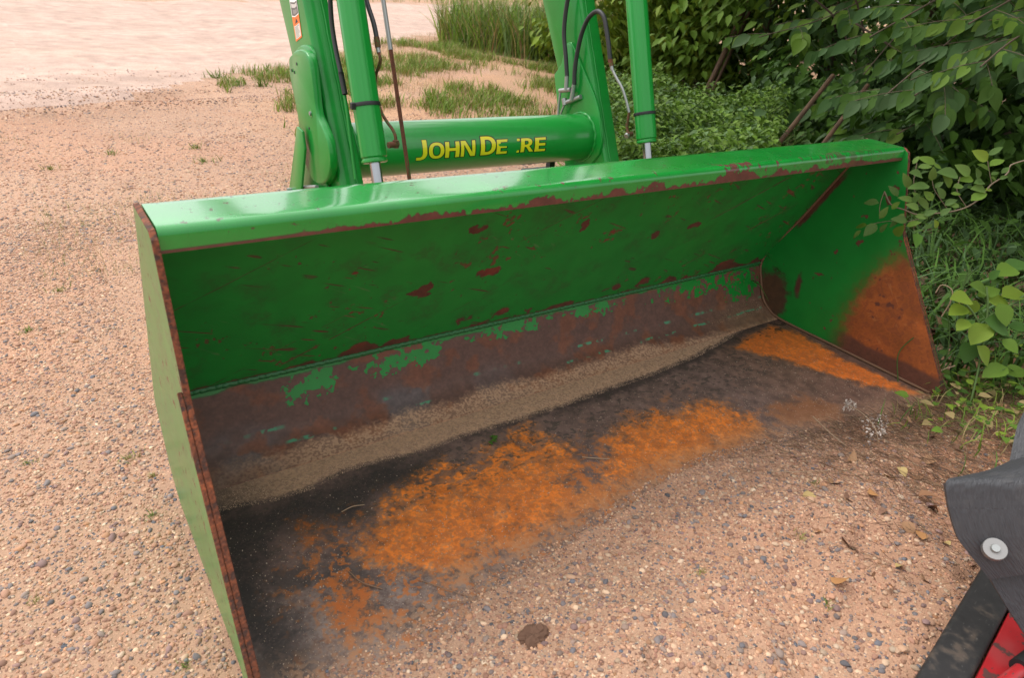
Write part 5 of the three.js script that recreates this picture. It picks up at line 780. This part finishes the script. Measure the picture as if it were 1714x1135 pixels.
  // straw and rootlets matted over the right part of the heap
  const L = []; for (let i = 0; i < 22000; i++) { const x = 0.95 + 1.25 * Math.pow(r(), 0.7), z = zb(x) - 0.02 + 0.62 * r(); if (r() > 0.15 + 0.85 * sst(1.0, 1.5, x)) continue; const s = 0.02 + 0.05 * r() * r(), k = 0.6 + 0.8 * r(); L.push([mat4(V(x, Math.max(ground(x, z), 0) + 0.002 + 0.008 * r(), z), [1.57 + (r() - 0.5) * 0.5, r() * 6.28, 0], [s * 0.7, s, s * 0.7]), C3(r() < 0.7 ? [0.19, 0.115, 0.075] : [0.36, 0.26, 0.16], k)]); }
  tag(inst('straw_litter', bladeGeo(0.045, 0.9, 3), new THREE.MeshStandardMaterial({ roughness: 0.9, side: THREE.DoubleSide }), L), 'brown straw and rootlets matted over the gravel heap', 'litter', null, 'stuff');
  field('edge_weeds', 'green weeds and grass at the end of the gravel heap', 'weeds', 83, 700, q => { const x = 1.45 + 0.75 * q(), z = 0.42 + 0.35 * q(); return [x, z, sst(1.5, 2.0, x + 0.25 * fbm(x * 9, z * 9, 2))]; }, B2, grassInst, [0.03, 0.10], [GR.fresh, GR.lime, GR.mid, GR.straw]);
  { const Lf = []; for (let i = 0; i < 500; i++) { const x = 1.6 + 0.7 * r(), z = 0.40 + 0.40 * r(); if (r() > sst(1.5, 2.0, x)) continue; const a = r() * 6.28; Lf.push([orient(V(x, ground(x, z) + 0.01 + 0.05 * r(), z), V(Math.cos(a), 0.1, Math.sin(a)), V((r() - 0.5), 1, (r() - 0.5)), 0.018 + 0.02 * r()), C3([GR.fresh, GR.lime, GR.mid, GR.straw][Math.floor(r() * 4)], 0.8 + 0.5 * r())]); } tag(inst('edge_weeds', LEAF[2], leafInst, Lf), 'small round weed leaves among the brown litter', 'weeds', null, 'stuff'); }
  // long grass arching round the tip of the side plate
  const arcs = [[[1502, 640], [1504, 590], [1535, 560], [1568, 536]], [[1570, 640], [1585, 590], [1588, 545], [1582, 520]], [[1600, 560], [1612, 480], [1622, 450], [1628, 440]], [[1612, 478], [1620, 462], [1630, 452]], [[1566, 670], [1560, 645], [1572, 622], [1598, 612]], [[1568, 680], [1568, 660], [1560, 650]], [[1548, 600], [1558, 575], [1552, 555]], [[1575, 530], [1590, 505], [1592, 485], [1575, 477], [1565, 490]]];
  arcs.forEach((a, i) => { const P = a.map(([x, y]) => atX(x, y, 1.835 + 0.07 * (x - 1500) / 100)), o = P[0].clone(), m = mesh('grass_stalk', tube(P.map(p => p.sub(o)), 0.0017, 24, 5), [leafMat(new THREE.Color(0.11, 0.19, 0.05)), strawM][i > 3 && i !== 6 ? 1 : 0]); m.position.copy(o); tag(m, i > 3 && i !== 6 ? 'dry curled grass stalk beside the rusty plate tip' : 'long green grass blade arching by the rusty plate', 'grass stalk', 'grass stalks round the plate tip'); });
  // seed head lying over the bucket lip
  { const c = atY(1466, 722, 0.05), t = thing('seed_head', 'pale fluffy seed head bending over the bucket lip', 'seed head', c.toArray()); mesh('stalk', tube([V(0, -0.04, 0.02), V(0, 0, 0), atY(1440, 690, 0.05).sub(c), atY(1412, 676, 0.04).sub(c)], 0.0012, 20, 5), strawM, t); const Ls = []; for (let i = 0; i < 240; i++) { const u = r(), p = u < 0.45 ? atY(lerp(1412, 1432, r()), lerp(673, 684, r()), 0.04).sub(c) : atY(lerp(1446, 1484, r()), lerp(697, 735, r()), 0.045).sub(c); Ls.push([mat4(p.add(V((r() - 0.5) * 0.008, (r() - 0.5) * 0.014, (r() - 0.5) * 0.008)), [r() * 3, r() * 6, r() * 3], 0.004 + 0.005 * r()), C3([0.5, 0.42, 0.36], 0.7 + 0.5 * r())]); } inst('seeds', LEAFLOW[0], strawInst(), Ls, t); }
  function strawInst() { return new THREE.MeshStandardMaterial({ roughness: 0.9, side: THREE.DoubleSide }); }
}

renderer.render(scene, camera);
